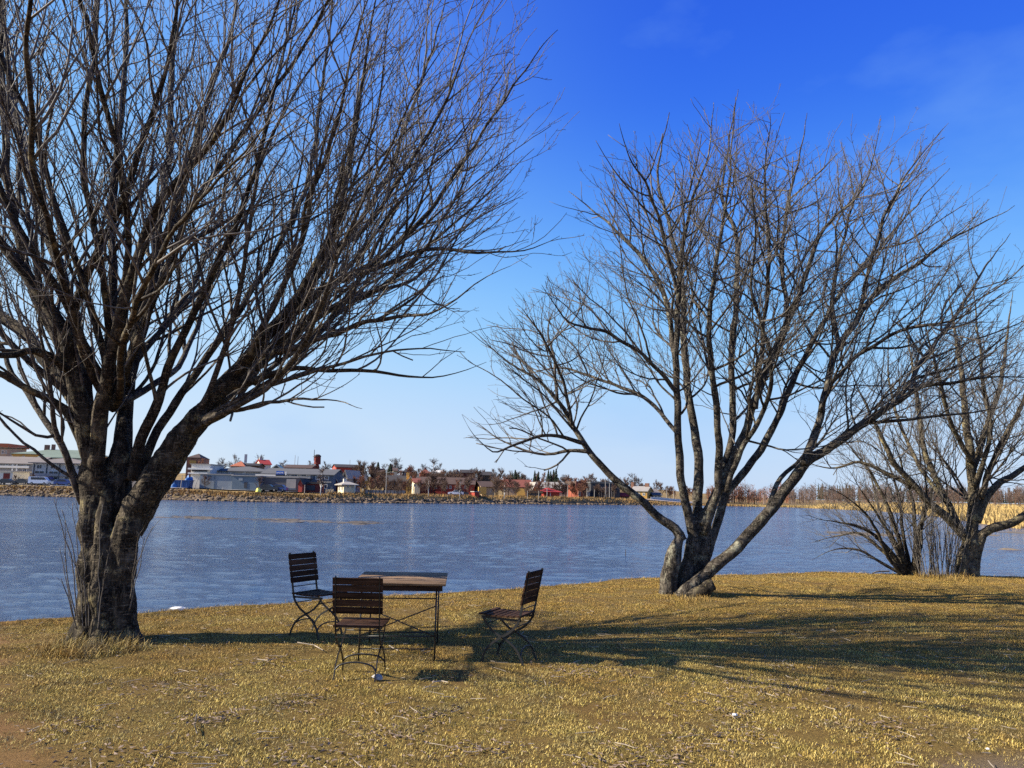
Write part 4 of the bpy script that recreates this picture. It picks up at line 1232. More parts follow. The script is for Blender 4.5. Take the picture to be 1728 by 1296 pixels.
class Tree:
    """A leafless tree: traced stems and limbs, and branches, shoots and spurs that grow from them."""
    def __init__(s, seed, depth, crown, half):
        s.g = random.Random(seed)
        s.D = depth
        s.half = half                                      # half the crown's depth
        s.poly = [(at(x, y, depth).x, at(x, y, depth).z) for x, y in crown]
        s.cx = sum(p[0] for p in s.poly) / len(s.poly)
        s.z0 = 1.4
        s.cz = sum(p[1] for p in s.poly) / len(s.poly)
        s.levels = {1: [], 2: [], 3: [], 4: []}
        s.heads = []
        s.limbs = []
        s.stems = []
        s.seg = {1: .11, 2: .085, 3: .07}
        s.wig = {1: .13, 2: .17, 3: .21}
        s.up = {1: .035, 2: .03, 3: .03}
        s.len = {1: 1.5, 2: .8, 3: .33}
        s.rate = {0: 3.2, 1: 4.6, 2: 6.0}                  # children per metre
        s.rtip = .0025
        s.depth = 1.0
        s.spur = 7.0
        s.head = 0.0
        s.ang = (28, 52)
        s.minz = 0.5
        s.thick = 1.0
        s.out = .03
        s.ang2 = (20, 44)
        s.rk = (.0038, .0075)
        s.fr = (.84, 1.10)
    def inside(s, p, f=1.0):
        p = Vector((s.cx + (p.x - s.cx) / f, s.D + (p.y - s.D) / f, s.cz + (p.z - s.cz) / f if p.z > s.cz else p.z))
        q = (p.y - s.D) / s.half
        if abs(q) >= 1 or p.z < s.minz: return False
        k = (1 - q * q) ** .4 
        return in_poly(s.cx + (p.x - s.cx) / k, s.cz + (p.z - s.cz) / k, s.poly)
    def trace(s, pts, off0=0.0, off1=0.0, step=.12, D=None):
        """limb through picture points at the tree's own depth; off: metres farther (+) or nearer (-)"""
        D = D or s.D
        pts = [(x, y, r_ * s.thick) for x, y, r_ in pts]
        n = len(pts)
        acc = [0.0]
        for a, b in zip(pts, pts[1:]): acc.append(acc[-1] + math.hypot(b[0] - a[0], b[1] - a[1]))
        off1 = off0 + (off1 - off0) * s.depth
        P = []
        for (x, y, r), l in zip(pts, acc):
            t = l / acc[-1]
            Y = D + off0 + (off1 - off0) * t ** 1.15
            p = at(x, y, Y)
            P.append((p, r / F * (p - CAM).length))
        out_p, out_r = [], []
        for i in range(n - 1):
            p0 = P[max(i - 1, 0)][0]; p1 = P[i][0]; p2 = P[i + 1][0]; p3 = P[min(i + 2, n - 1)][0]
            k = max(2, int((p2 - p1).length / step))
            for j in range(k):
                t = j / k
                q = 0.5 * ((2 * p1) + (p2 - p0) * t + (2 * p0 - 5 * p1 + 4 * p2 - p3) * t * t + (3 * p1 - p0 - 3 * p2 + p3) * t ** 3)
                out_p.append(q); out_r.append(P[i][1] + (P[i + 1][1] - P[i][1]) * t)
        out_p.append(P[-1][0]); out_r.append(P[-1][1])
        sd = s.g.uniform(0, 99)
        for i in range(1, len(out_p)):                      # natural wobble and knots
            a = min(1.0, i * step / 0.5)
            out_p[i] = out_p[i] + a * min(0.035, 2.2 * out_r[i] + .008) * Vector((noise.noise((i * .33, sd, 1)), noise.noise((i * .33, sd, 5)), noise.noise((i * .33, sd, 9))))
            out_r[i] *= 1 + .13 * noise.noise((i * .55, sd, 13))
        return out_p, out_r
    def limb(s, pts, off1=0.0, off0=0.0, kids=True, start=0.10, rate=None, name='limb'):
        p, r = s.trace(pts, off0, off1)
        n = len(r)
        for i in range(n):
            t = i / (n - 1)
            if t > .6: r[i] *= 1 - .55 * (t - .6) / .4
        s.limbs.append((p, r, name))
        if kids:
            s.kids(p, r, 0, start, rate)
            d = (p[-1] - p[-3]).normalized()
            for _ in range(3):
                e = (d + Vector((s.g.gauss(0, .3), s.g.gauss(0, .3), s.g.gauss(.05, .25)))).normalized()
                s.grow(p[-1], e, s.g.uniform(.4, .9), min(.004, r[-1]), 2)
            for _ in range(3):
                k = s.g.randrange(int(n * .8), n - 1)
                e = (d + Vector((s.g.gauss(0, .5), s.g.gauss(0, .5), s.g.gauss(.1, .4)))).normalized()
                s.grow(p[k], e, s.g.uniform(.4, .9), min(.004, r[k]), 2)
        return p, r
    def stem(s, pts, off1=0.0, off0=0.0):
        p, r = s.trace(pts, off0, off1, .08)
        k = min(8, len(p) // 3)
        for i in range(k): r[-1 - i] *= .45 + .55 * i / k
        s.stems.append((p, r))
    def kids(s, pts, rad, lvl, start=.15, rate=None):
        g = s.g
        L = sum((b - a).length for a, b in zip(pts, pts[1:]))
        n = int(L * (rate or s.rate[lvl]) * g.uniform(.85, 1.15) + g.random())
        if n <= 0: return
        az = g.uniform(0, 6.3)
        N = len(pts) - 1
        for i in range(n):
            t = start + (1 - start) * (i + g.random()) / n
            k = min(N - 1, int(t * N))
            fr = t * N - k
            p = pts[k].lerp(pts[k + 1], min(1, fr))
            d = (pts[k + 1] - pts[k]).normalized()
            az += 2.4 + g.uniform(-.6, .6)
            a = R(g.uniform(*(s.ang if lvl == 0 else s.ang2)))
            o = d.orthogonal().normalized()
            o = (math.cos(az) * o + math.sin(az) * d.cross(o))
            if o.z < 0 and g.random() < .45: o.z *= -1      # most shoots turn to the light
            nd = (d * math.cos(a) + o.normalized() * math.sin(a)).normalized()
            r = rad[k]
            ln = s.len[lvl + 1] * g.uniform(.45, 1.25) * (1.0 - .50 * t)
            ln *= min(1.25, .55 + r / (.030 if lvl == 0 else .010))
            cr = max(s.rtip, min(r * g.uniform(.5, .7), s.rk[0] + s.rk[1] * ln if lvl < 2 else .0042))
            s.grow(p, nd, ln, cr, lvl + 1)
    def grow(s, p, d, L, r, lvl):
        g = s.g
        n = max(2, int(L / s.seg[lvl] + .5))
        st = L / n
        ff = g.uniform(*s.fr)
        pts, rad = [p], [r]
        w, u = s.wig[lvl], s.up[lvl]
        bend = Vector((g.gauss(0, .5), g.gauss(0, .5), g.gauss(0, .35))) * w * .55   # each shoot keeps its own sweep
        w *= .75
        for i in range(n):
            o = Vector((p.x - s.cx, p.y - s.D, (p.z - s.z0) * .8)).normalized() * s.out
            d = d + o + bend
            d = Vector((d.x + g.gauss(0, w), d.y + g.gauss(0, w), d.z + g.gauss(0, w) + u)).normalized()
            q = p + d * st
            if not s.inside(q, ff): break
            p = q
            pts.append(p)
            rad.append(r + (s.rtip - r) * (i + 1) / n)
        if len(pts) < 2: return
        s.levels[lvl].append((pts, rad))
        if lvl < 3: s.kids(pts, rad, lvl)
        if lvl >= 2:
            Lr = (len(pts) - 1) * st
            for _ in range(int(Lr * s.spur + g.random())):
                k = g.randrange(len(pts) - 1)
                a = pts[k].lerp(pts[k + 1], g.random())
                dd = (pts[k + 1] - pts[k]).normalized()
                e = (dd + Vector((g.gauss(0, .8), g.gauss(0, .8), g.gauss(.25, .7)))).normalized()
                ln = g.uniform(.012, .05)
                s.levels[4].append(([a, a + e * ln], [.0026, .0017 if g.random() < .5 else .0034]))
            if lvl == 3 and s.head and g.random() < s.head:
                s.heads.append((p, d))
    def fill(s, n, base, spread, L, r, dirn=None):
        r *= .62
        """more limbs from the fork, to every side"""
        for _ in range(n):
            az = s.g.uniform(0, 6.3)
            d = Vector((math.cos(az) * spread, math.sin(az) * spread, 1)).normalized() if dirn is None else (dirn + Vector((s.g.gauss(0, spread), s.g.gauss(0, spread), s.g.gauss(0, spread)))).normalized()
            pts, rad = [base], [r]
            m_ = int(L / .12)
            for i in range(m_):
                d = (d + Vector((s.g.gauss(0, .06), s.g.gauss(0, .06), s.g.gauss(0, .06) + .012))).normalized()
                q = pts[-1] + d * .12
                if not s.inside(q) and i > 4: break
                pts.append(q); rad.append(r * (1 - .9 * i / m_))
            if len(pts) > 12:
                rad = [max(.004, r * (1 - .93 * i / len(pts))) for i in range(len(pts))]
                s.limbs.append((pts, rad, 'limb'))
                s.kids(pts, rad, 0, .2)
    def build(s, name, label, base, bark, branch, twig, flute=.02, group=None, voxel=.02, branch_parts=110):
        root = thing(name, label, 'tree', base, 0, group)
        inv = -base
        # trunk: all fused stems and the feet of the limbs in one skin
        mb = MB()
        for p, r in s.stems: mb.tube([q + inv for q in p], r, 14)
        for p, r, _ in s.limbs:
            if r[0] > .035:
                k = min(len(p), 9)
                mb.tube([q + inv for q in p[:k]], [x * (1.06 - .25 * i / k) for i, x in enumerate(r[:k])], 10)
        tr = mb.build('trunk', bark, root, True)
        md = tr.modifiers.new('r', 'REMESH'); md.mode = 'VOXEL'; md.voxel_size = voxel
        sm = tr.modifiers.new('s', 'SMOOTH'); sm.iterations = 5; sm.factor = .5
        bpy.context.view_layer.update()
        ev = tr.evaluated_get(bpy.context.evaluated_depsgraph_get())
        me = bpy.data.meshes.new_from_object(ev)
        tr.modifiers.clear()
        old = tr.data
        tr.data = me
        me.name = 'trunk'
        bpy.data.meshes.remove(old)
        bm = bmesh.new(); bm.from_mesh(me)                  # keep the one outer skin only
        todo, best = set(bm.verts), []
        while todo:
            st = [todo.pop()]; isl = [st[0]]
            while st:
                for e in st.pop().link_edges:
                    for q in e.verts:
                        if q in todo: todo.discard(q); st.append(q); isl.append(q)
            if len(isl) > len(best): best = isl
        keep = set(best)
        bmesh.ops.delete(bm, geom=[q for q in bm.verts if q not in keep], context='VERTS')
        bm.to_mesh(me); bm.free()
        nv = len(me.vertices)
        co = np.zeros(nv * 3, np.float32); me.vertices.foreach_get('co', co)
        no = np.zeros(nv * 3, np.float32); me.vertices.foreach_get('normal', no)
        co = co.reshape(-1, 3); no = no.reshape(-1, 3)
        h = np.array([noise.noise((x * 7, y * 7, z * 1.5)) * flute + noise.noise((x * 24, y * 24, z * 7)) * flute * .5 + noise.noise((x * 55, y * 55, z * 30)) * flute * .22 for x, y, z in co.tolist()], np.float32)
        me.vertices.foreach_set('co', (co + no * h[:, None]).ravel())
        me.update()
        me.polygons.foreach_set('use_smooth', [True] * len(me.polygons))
        if not me.materials: me.materials.append(bark)
        for p, r, nm in s.limbs:
            o = MB().tube([q + inv for q in p], r, 9 if r[0] > .05 else 7).build(nm, bark if r[0] > .045 else branch, root, True)
        # the longest side branches are parts of their own, the rest one bundle
        big = sorted(s.levels[1], key=lambda q: -len(q[0]) * q[1][0])
        for p, r in big[:branch_parts]:
            MB().tube([q + inv for q in p], r, 5).build('branch', branch, root, True)
        mb = MB()
        for p, r in big[branch_parts:]: mb.tube([q + inv for q in p], r, 5)
        for p, r in s.levels[2]: mb.tube([q + inv for q in p], r, 4, caps=False)
        if mb.v: tag(mb.build('shoots', twig, root, True), kind='stuff')
        mb = MB()
        for p, r in s.levels[3]: mb.tube([q + inv for q in p], r, 3, caps=False)
        for p, r in s.levels[4]: mb.tube([q + inv for q in p], r, 3, caps=False)
        if mb.v: tag(mb.build('twigs', twig, root, True), kind='stuff')
        if s.heads:
            mb = MB()
            for p, d in s.heads:
                p = p + inv
                for _ in range(7):
                    e = (d + Vector((s.g.gauss(0, .6), s.g.gauss(0, .6), s.g.gauss(.1, .5)))).normalized()
                    q = p + e * s.g.uniform(.03, .055)
                    mb.tube([p, q], [.0011, .0011], 3, caps=False)
                    for _ in range(2):
                        e2 = (e + Vector((s.g.gauss(0, .7), s.g.gauss(0, .7), s.g.gauss(0, .7)))).normalized()
                        mb.tube([q, q + e2 * .016], [.001, .0024], 3, caps=False)
            tag(mb.build('seed_heads', twig, root), kind='stuff')
        return root

def on_lawn(px, py):
    p = on_level(px, py)
    p.z = lawn_z(p.x, p.y)
    return p

# --- the big tree at the left
def big_tree():
    base = on_lawn(178, 1074)
    T = Tree(21, base.y, [(-600, 760), (-700, 300), (-560, -150), (-250, -420), (150, -520), (520, -480), (800, -260), (930, -20), (962, 60), (962, 240), (945, 430), (900, 520), (850, 605), (700, 690), (560, 720),
                          (470, 735), (380, 720), (340, 830), (250, 900), (180, 900), (100, 870), (50, 830), (-40, 790), (-150, 780)], 4.8)
    T.thick = .76
    T.depth = 1.5
    T.rate = {0: 2.8, 1: 3.0, 2: 3.2}
    T.len = {1: 2.0, 2: 1.0, 3: .38}
    T.seg = {1: .12, 2: .10, 3: .09}
    T.up = {1: .05, 2: .045, 3: .03}
    T.ang = (22, 46)
    T.stem([(146, 1098, 38), (152, 1060, 31), (157, 1000, 27), (158, 900, 26), (156, 820, 25), (154, 755, 22), (148, 700, 17)], -.02, -.06)
    T.stem([(190, 1100, 40), (190, 1060, 34), (189, 1000, 33), (192, 900, 34), (198, 820, 29), (204, 750, 21), (205, 700, 15)], .1, .12)
    T.stem([(208, 1098, 32), (206, 1050, 24), (206, 980, 24), (213, 900, 27), (234, 850, 27), (262, 805, 26.5), (297, 752, 25), (336, 702, 22), (378, 652, 19), (400, 628, 17)], -.12, -.1)
    T.stem([(122, 1096, 24), (136, 1050, 14), (150, 960, 12)], -.05, -.12)
    T.stem([(230, 1094, 18), (218, 1050, 14), (210, 960, 12)], -.05, -.12)
    T.stem([(172, 1098, 24), (173, 1050, 20), (174, 960, 19), (176, 880, 18), (178, 810, 15)], -.14, -.22)
    T.stem([(226, 900, 18), (262, 830, 20), (300, 775, 17), (340, 720, 14)], .3, .15)
    l = T.limb
    l([(158, 850, 15), (154, 765, 18), (139, 705, 17), (117, 611, 15), (104, 556, 14), (50, 472, 11), (11, 422, 9), (-60, 330, 7), (-140, 220, 4.5), (-200, 100, 2)], -.8)
    l([(118, 600, 11), (117, 556, 10), (133, 500, 9), (183, 389, 7.5), (217, 311, 6.5), (267, 167, 5), (300, 0, 3.5), (320, -150, 2)], -1.5, -.2)
    l([(157, 840, 14), (153, 740, 15), (144, 660, 14), (128, 560, 12), (108, 470, 10), (75, 380, 8.5), (40, 260, 7), (15, 120, 5), (0, -50, 3.5), (-15, -200, 2)], 1.0)
    l([(170, 860, 15), (164, 760, 16), (172, 680, 14), (186, 600, 13), (211, 500, 11), (244, 400, 9.5), (278, 333, 8), (333, 267, 6.5), (389, 189, 5.5), (422, 100, 4.5), (461, 20, 3.5), (500, -100, 2)], -1.8)
    l([(186, 600, 10), (190, 480, 8.5), (190, 380, 7.5), (200, 250, 6.5), (210, 120, 5), (215, 0, 4), (225, -180, 2)], .5)
    l([(196, 860, 18), (205, 755, 18), (212, 690, 15), (222, 611, 13), (239, 528, 11), (272, 433, 9.5), (300, 340, 8), (330, 240, 7), (360, 140, 5.5), (389, 50, 4.5), (420, -80, 2.5)], 1.5, .1)
    l([(216, 650, 11), (240, 560, 10), (258, 470, 8.5), (268, 380, 7.5), (285, 260, 6.5), (290, 130, 5), (300, 0, 4), (320, -150, 2)], 2.2, .2)
    l([(226, 810, 13), (238, 740, 11), (262, 690, 10), (285, 620, 8.5), (320, 540, 7.5), (370, 440, 6.5), (410, 350, 5.5), (440, 250, 4.5), (470, 120, 3.8), (500, 0, 3), (520, -120, 2)], -1.0)
    l([(236, 800, 11), (258, 742, 9), (298, 680, 8.5), (350, 600, 7.5), (420, 500, 6.5), (480, 400, 5.5), (520, 300, 4.8), (540, 180, 4), (555, 60, 3), (570, -60, 2)], 1.2, .2)
    l([(318, 725, 17), (378, 652, 18), (422, 605, 16), (472, 544, 13.5), (517, 483, 11), (550, 422, 9), (578, 333, 8), (589, 267, 6.5), (605, 167, 5), (622, 83, 4), (640, -40, 2)], -.5, -.1)
    l([(472, 544, 10), (555, 483, 8.5), (639, 439, 6.5), (722, 356, 5), (778, 278, 4.2), (833, 200, 3.2), (889, 111, 2.4), (939, 50, 1.2)], .8, -.2)
    l([(570, 475, 6.5), (605, 462, 5.5), (722, 422, 4.5), (805, 428, 3.2), (900, 418, 2), (945, 398, 1)], -.6, -.1)
    l([(380, 654, 8.5), (430, 640, 7.5), (500, 622, 5), (611, 628, 4), (694, 633, 3), (750, 634, 2.2), (822, 611, 1)], -.8, -.1)
    l([(345, 700, 6), (400, 690, 5), (470, 678, 3.5), (540, 674, 2.3), (611, 689, 1.2)], -1.2, -.1)
    l([(420, 604, 8), (520, 580, 6.5), (620, 545, 4.8), (720, 530, 3.2), (800, 480, 2.3), (860, 450, 1.2)], -1.5, -.2)
    l([(500, 505, 7), (590, 400, 5.8), (650, 300, 4.8), (690, 200, 3.8), (730, 80, 2.8), (760, -30, 1.5)], 1.2, -.2)
    l([(545, 432, 6), (620, 380, 5), (700, 260, 4), (760, 150, 3), (800, 50, 2), (850, -40, 1)], -1.0, -.3)
    l([(280, 785, 13), (330, 728, 11.5), (400, 650, 9.5), (480, 580, 8), (560, 520, 6.5), (650, 480, 4.8), (740, 400, 3.6), (820, 330, 2.4), (900, 250, 1.2)], 1.7, .3)
    l([(420, 630, 7), (500, 560, 6), (600, 500, 4.8), (700, 470, 3.6), (790, 380, 2.4), (880, 330, 1.2)], 2.4, .7)
    l([(400, 628, 8), (450, 540, 7), (500, 430, 6), (530, 320, 5), (570, 200, 4), (600, 60, 3), (650, -60, 1.6)], -1.8, -.2)
    l([(139, 748, 9), (108, 689, 8), (58, 658, 7), (0, 631, 5.5), (-80, 600, 4), (-160, 560, 2)], -.7)
    l([(136, 830, 7), (100, 747, 6.5), (69, 700, 6), (40, 650, 5.4), (12, 610, 4.6), (-20, 520, 3.6), (-50, 420, 2)], .6)
    l([(138, 850, 6), (112, 775, 5.5), (92, 720, 4.8), (84, 650, 4), (70, 560, 3), (66, 480, 1.6)], -.6)
    l([(92, 735, 3.6), (60, 735, 2.8), (0, 693, 1.8), (-60, 650, 1)], -.5, -.1)
    l([(157, 800, 12), (140, 702, 13), (89, 628, 12), (50, 570, 11), (0, 530, 10), (-80, 470, 7.5), (-180, 400, 5), (-260, 330, 2)], 1.0)
    l([(106, 590, 10), (60, 500, 9), (22, 361, 7.5), (8, 222, 6.5), (2, 100, 5), (0, -100, 2.5)], -.4, -.1)
    l([(150, 690, 9), (110, 620, 8.5), (60, 590, 7.5), (0, 600, 6), (-90, 560, 4), (-180, 500, 2)], -1.4)
    top = at(190, 690, base.y)
    T.fill(7, top, .40, 6.5, .075, Vector((.35, -.95, .9)))  # extra camera-side limbs, added for their shadows on the near lawn
    T.fill(3, top, .30, 6.0, .07, Vector((.1, .8, 1.0)))
    T.fill(5, at(300, 745, base.y), .35, 5.5, .06, Vector((.9, -.8, .9)))  # more added limbs towards the camera, to shade the right foreground
    T.fill(2, at(300, 745, base.y), .25, 5.0, .055, Vector((.9, .9, .8)))
    T.fill(2, at(150, 700, base.y), .25, 5.5, .065, Vector((-.9, -.6, 1.0)))
    T.fill(3, at(400, 630, base.y), .25, 4.6, .045, Vector((1.0, -.35, .9)))
    t = T.build('bird_cherry_tree', 'large dark bare tree at the left, trunk splitting into many stems, sunk in long grass', base, M['bark_dark'], M['branch'], M['twig'], .022, group='bare trees standing on the lawn', branch_parts=140)
    # thin suckers round the foot
    g = random.Random(4)
    for (x0, y0, x1, y1, x2, y2) in [(132, 1050, 118, 940, 92, 842), (128, 1040, 112, 960, 110, 880), (136, 1000, 124, 930, 104, 860), (130, 1062, 112, 1000, 104, 975), (140, 1060, 134, 960, 122, 850), (146, 1060, 140, 930, 128, 840),
                                     (220, 1010, 232, 950, 258, 888), (218, 1030, 232, 970, 244, 905), (222, 990, 230, 930, 236, 900), (165, 1062, 176, 970, 196, 880), (166, 1060, 168, 950, 172, 850), (150, 1060, 146, 1000, 118, 935), (128, 1060, 120, 1020, 100, 925)]:
        p, r = T.trace([(x0, y0, 1.25), (x1, y1, .95), (x2, y2, .5)], -.30, -.42 + g.uniform(-.15, .15), .06)
        mb = MB().tube([q - base for q in p], r, 4)
        for k in range(3, len(p) - 1):
            if g.random() < .35:
                d = (p[k + 1] - p[k]).normalized() + Vector((g.gauss(0, .5), g.gauss(0, .5), .2))
                mb.tube([p[k] - base, p[k] - base + d.normalized() * g.uniform(.04, .16)], [.0022, .0014], 3)
        mb.build('sucker', M['twig_red'], t, True)
    return t

big_tree()

# --- the spreading tree in the middle right
def middle_tree():
    base = on_lawn(1160, 1004)
    T = Tree(33, base.y, [(795, 555), (785, 725), (850, 800), (930, 800), (1040, 790), (1110, 800), (1180, 770), (1290, 790), (1400, 800), (1500, 770), (1600, 720), (1725, 690), (1760, 600), (1722, 360), (1610, 235), (1495, 210),
                          (1400, 212), (1300, 190), (1240, 190), (1190, 200), (1060, 225), (990, 265), (930, 320), (905, 400), (900, 480), (850, 520)], 3.0)
    T.thick = .78
    T.depth = 1.25
    T.rate = {0: 4.6, 1: 3.6, 2: 3.6}
    T.len = {1: 2.2, 2: 1.05, 3: .42}
    T.fr = (.80, 1.06)
    T.out = .065
    T.seg = {1: .13, 2: .11, 3: .10}
    T.up = {1: .02, 2: .02, 3: .03}
    T.wig = {1: .13, 2: .18, 3: .22}
    T.spur = 5.0
    T.head = .10
    T.ang = (42, 76)
    T.rtip = .0026
    T.stem([(1124, 1022, 22), (1128, 1000, 19), (1131, 970, 18), (1140, 930, 17), (1150, 898, 12)], 0, -.05)
    T.stem([(1152, 1018, 20), (1156, 985, 15), (1163, 950, 15), (1170, 905, 14), (1172, 870, 11)], .1, .1)
    T.stem([(1172, 1018, 20), (1172, 985, 15), (1185, 940, 15), (1190, 895, 14), (1194, 855, 11)], .15, .2)
    T.stem([(1128, 1006, 14), (1150, 1008, 15), (1178, 1004, 14)], .08, .08)
    T.stem([(1148, 1012, 15), (1170, 985, 13), (1195, 966, 13), (1220, 944, 12.5)], -.05, -.2)
    T.stem([(1142, 1020, 17), (1149, 990, 14), (1152, 950, 13)], .15, .15)
    l = T.limb
    l([(1150, 912, 11), (1140, 893, 10), (1107, 869, 9), (1080, 842, 8.5), (1044, 815, 8), (1018, 789, 7.3), (995, 762, 6.6), (967, 720, 5.6), (945, 680, 4.7), (906, 641, 3.8), (861, 613, 2.8), (827, 585, 2), (799, 557, 1)], .5, 0, True, .45)
    l([(985, 748, 5), (930, 735, 4), (880, 745, 3), (830, 762, 2), (790, 720, 1)], -.8, .2)
    l([(995, 762, 5), (960, 760, 4), (920, 766, 3), (860, 750, 2), (800, 712, 1)], .9, .2)
    l([(965, 718, 4), (950, 640, 3.4), (910, 560, 2.6), (880, 520, 1.2)], -.6, .2)
    l([(940, 672, 4), (935, 610, 3), (925, 560, 2.2), (935, 520, 1.2)], 1.1, .3)
    l([(1168, 900, 10), (1160, 860, 9), (1151, 811, 8.5), (1144, 744, 8), (1143, 680, 7.5), (1141, 624, 7), (1144, 512, 6), (1147, 456, 5.4), (1158, 383, 4.4), (1175, 316, 3.5), (1197, 260, 2.6), (1203, 172, 1.2)], -.7, .1, True, .25)
    l([(1141, 624, 6), (1124, 512, 5.4), (1096, 450, 4.6), (1051, 400, 3.8), (1006, 361, 2.8), (960, 322, 1.2)], .8, -.3)
    l([(1145, 500, 4.5), (1120, 400, 3.8), (1095, 320, 3), (1060, 265, 2), (1045, 208, 1)], -1.6, -.4)
    l([(1140, 660, 5), (1085, 600, 4.3), (1020, 560, 3.5), (960, 540, 2.6), (915, 480, 1.2)], -1.8, -.2)
    l([(1142, 730, 4.6), (1085, 670, 4), (1010, 640, 3.2), (940, 620, 2.2), (860, 640, 1)], 1.6, -.1)
    l([(1175, 890, 11), (1180, 789, 9.6), (1172, 720, 9), (1160, 650, 8), (1153, 560, 7), (1150, 470, 5.6), (1130, 380, 4.6), (1110, 290, 3.4), (1130, 190, 1.6)], 1.3, .15, True, .25)
    l([(1187, 900, 9), (1209, 833, 8.3), (1213, 767, 7.8), (1208, 690, 7.2), (1198, 600, 6.2), (1200, 500, 5), (1215, 400, 4), (1230, 300, 3), (1240, 165, 1.3)], -1.6, .1, True, .3)
    l([(1213, 800, 8), (1236, 736, 7.3), (1234, 624, 6.6), (1242, 512, 5.8), (1242, 400, 4.6), (1219, 333, 3.4), (1231, 232, 2.4), (1245, 152, 1)], 1.9, .1)
    l([(1185, 885, 11), (1209, 833, 10), (1236, 780, 9.2), (1264, 708, 8.2), (1292, 624, 7.2), (1331, 540, 6.2), (1354, 484, 5.3), (1382, 400, 4.4), (1410, 366, 3.7), (1460, 310, 2.8), (1483, 222, 1.2)], -.5, .1, True, .25)
    l([(1331, 540, 5), (1320, 440, 4), (1330, 340, 3), (1350, 260, 2.2), (1362, 190, 1)], 1.0, -.3)
    l([(1185, 965, 9), (1201, 912, 9.5), (1227, 833, 8.5), (1262, 789, 7.8), (1302, 727, 7), (1340, 640, 6), (1380, 560, 5), (1430, 480, 4), (1500, 400, 3), (1560, 330, 2), (1602, 285, 1)], 1.6, .2, True, .3)
    l([(1275, 690, 5), (1288, 560, 4.5), (1298, 440, 3.8), (1290, 320, 2.8), (1300, 192, 1.2)], -1.7, -.2)
    l([(1225, 830, 6), (1250, 760, 5.4), (1290, 690, 4.8), (1300, 600, 4), (1270, 500, 3.2), (1275, 400, 2.4), (1262, 280, 1.2)], -2.4, -.1)
    l([(1165, 1000, 14), (1191, 971, 13), (1244, 922, 12), (1293, 869, 11.5), (1329, 824, 11), (1360, 780, 10.2), (1396, 758, 8.8), (1460, 714, 7.4), (1516, 675, 6.3), (1561, 652, 5.3), (1617, 644, 4.2), (1684, 635, 3), (1750, 640, 1.5)], -.8, -.05, True, .5)
    l([(1357, 784, 8), (1382, 708, 7.2), (1399, 635, 6.7), (1415, 585, 6.2), (1449, 535, 5.3), (1488, 484, 4.7), (1544, 450, 3.8), (1600, 406, 3), (1667, 372, 2), (1712, 348, 1)], .6, -.5)
    l([(1293, 868, 6), (1303, 838, 5.4), (1318, 806, 4.8), (1350, 775, 4), (1385, 745, 3), (1420, 690, 1.6)], .7, -.3, True, .5)
    l([(1449, 535, 4.2), (1470, 440, 3.5), (1500, 350, 2.6), (1540, 280, 2), (1597, 212, 1)], -.9, .2)
    l([(1516, 675, 5), (1570, 590, 4), (1620, 520, 3), (1670, 440, 2), (1705, 395, 1)], 1.0, -.5)
    l([(1460, 714, 4), (1520, 710, 3.3), (1600, 700, 2.4), (1690, 688, 1.2)], -1.2, -.4)
    l([(1415, 585, 4.6), (1405, 500, 4), (1420, 420, 3.2), (1440, 330, 2.2), (1420, 240, 1.2)], 1.2, .2)
    l([(1399, 650, 4.6), (1450, 600, 4), (1520, 560, 3.2), (1600, 540, 2.3), (1690, 500, 1.2)], -1.4, .1)
    top = at(1190, 860, base.y)
    T.fill(2, top, .30, 4.3, .06, Vector((-.25, -.75, 1.0)))
    T.fill(1, top, .30, 4.3, .06, Vector((.5, -.8, 1.0)))
    T.fill(2, top, .30, 4.3, .055, Vector((-.3, .85, 1.0)))
    T.fill(1, top, .30, 4.3, .055, Vector((.5, .8, 1.0)))
    t = T.build('rowan_tree', 'wide bare tree right of the chairs with three fused trunks and low arching limbs', base, M['bark_grey'], M['branch'], M['twig_red'], .016, group='bare trees standing on the lawn', branch_parts=140)
    # sawn-off stump of a fourth trunk
    p, r = T.trace([(1160, 1010, 13), (1182, 997, 13), (1204, 985, 12.5)], -.25, -.30, .06)
    MB().tube([q - base for q in p], r, 12).build('sawn_stump', M['bark_dark'], t, True)
    return t

middle_tree()

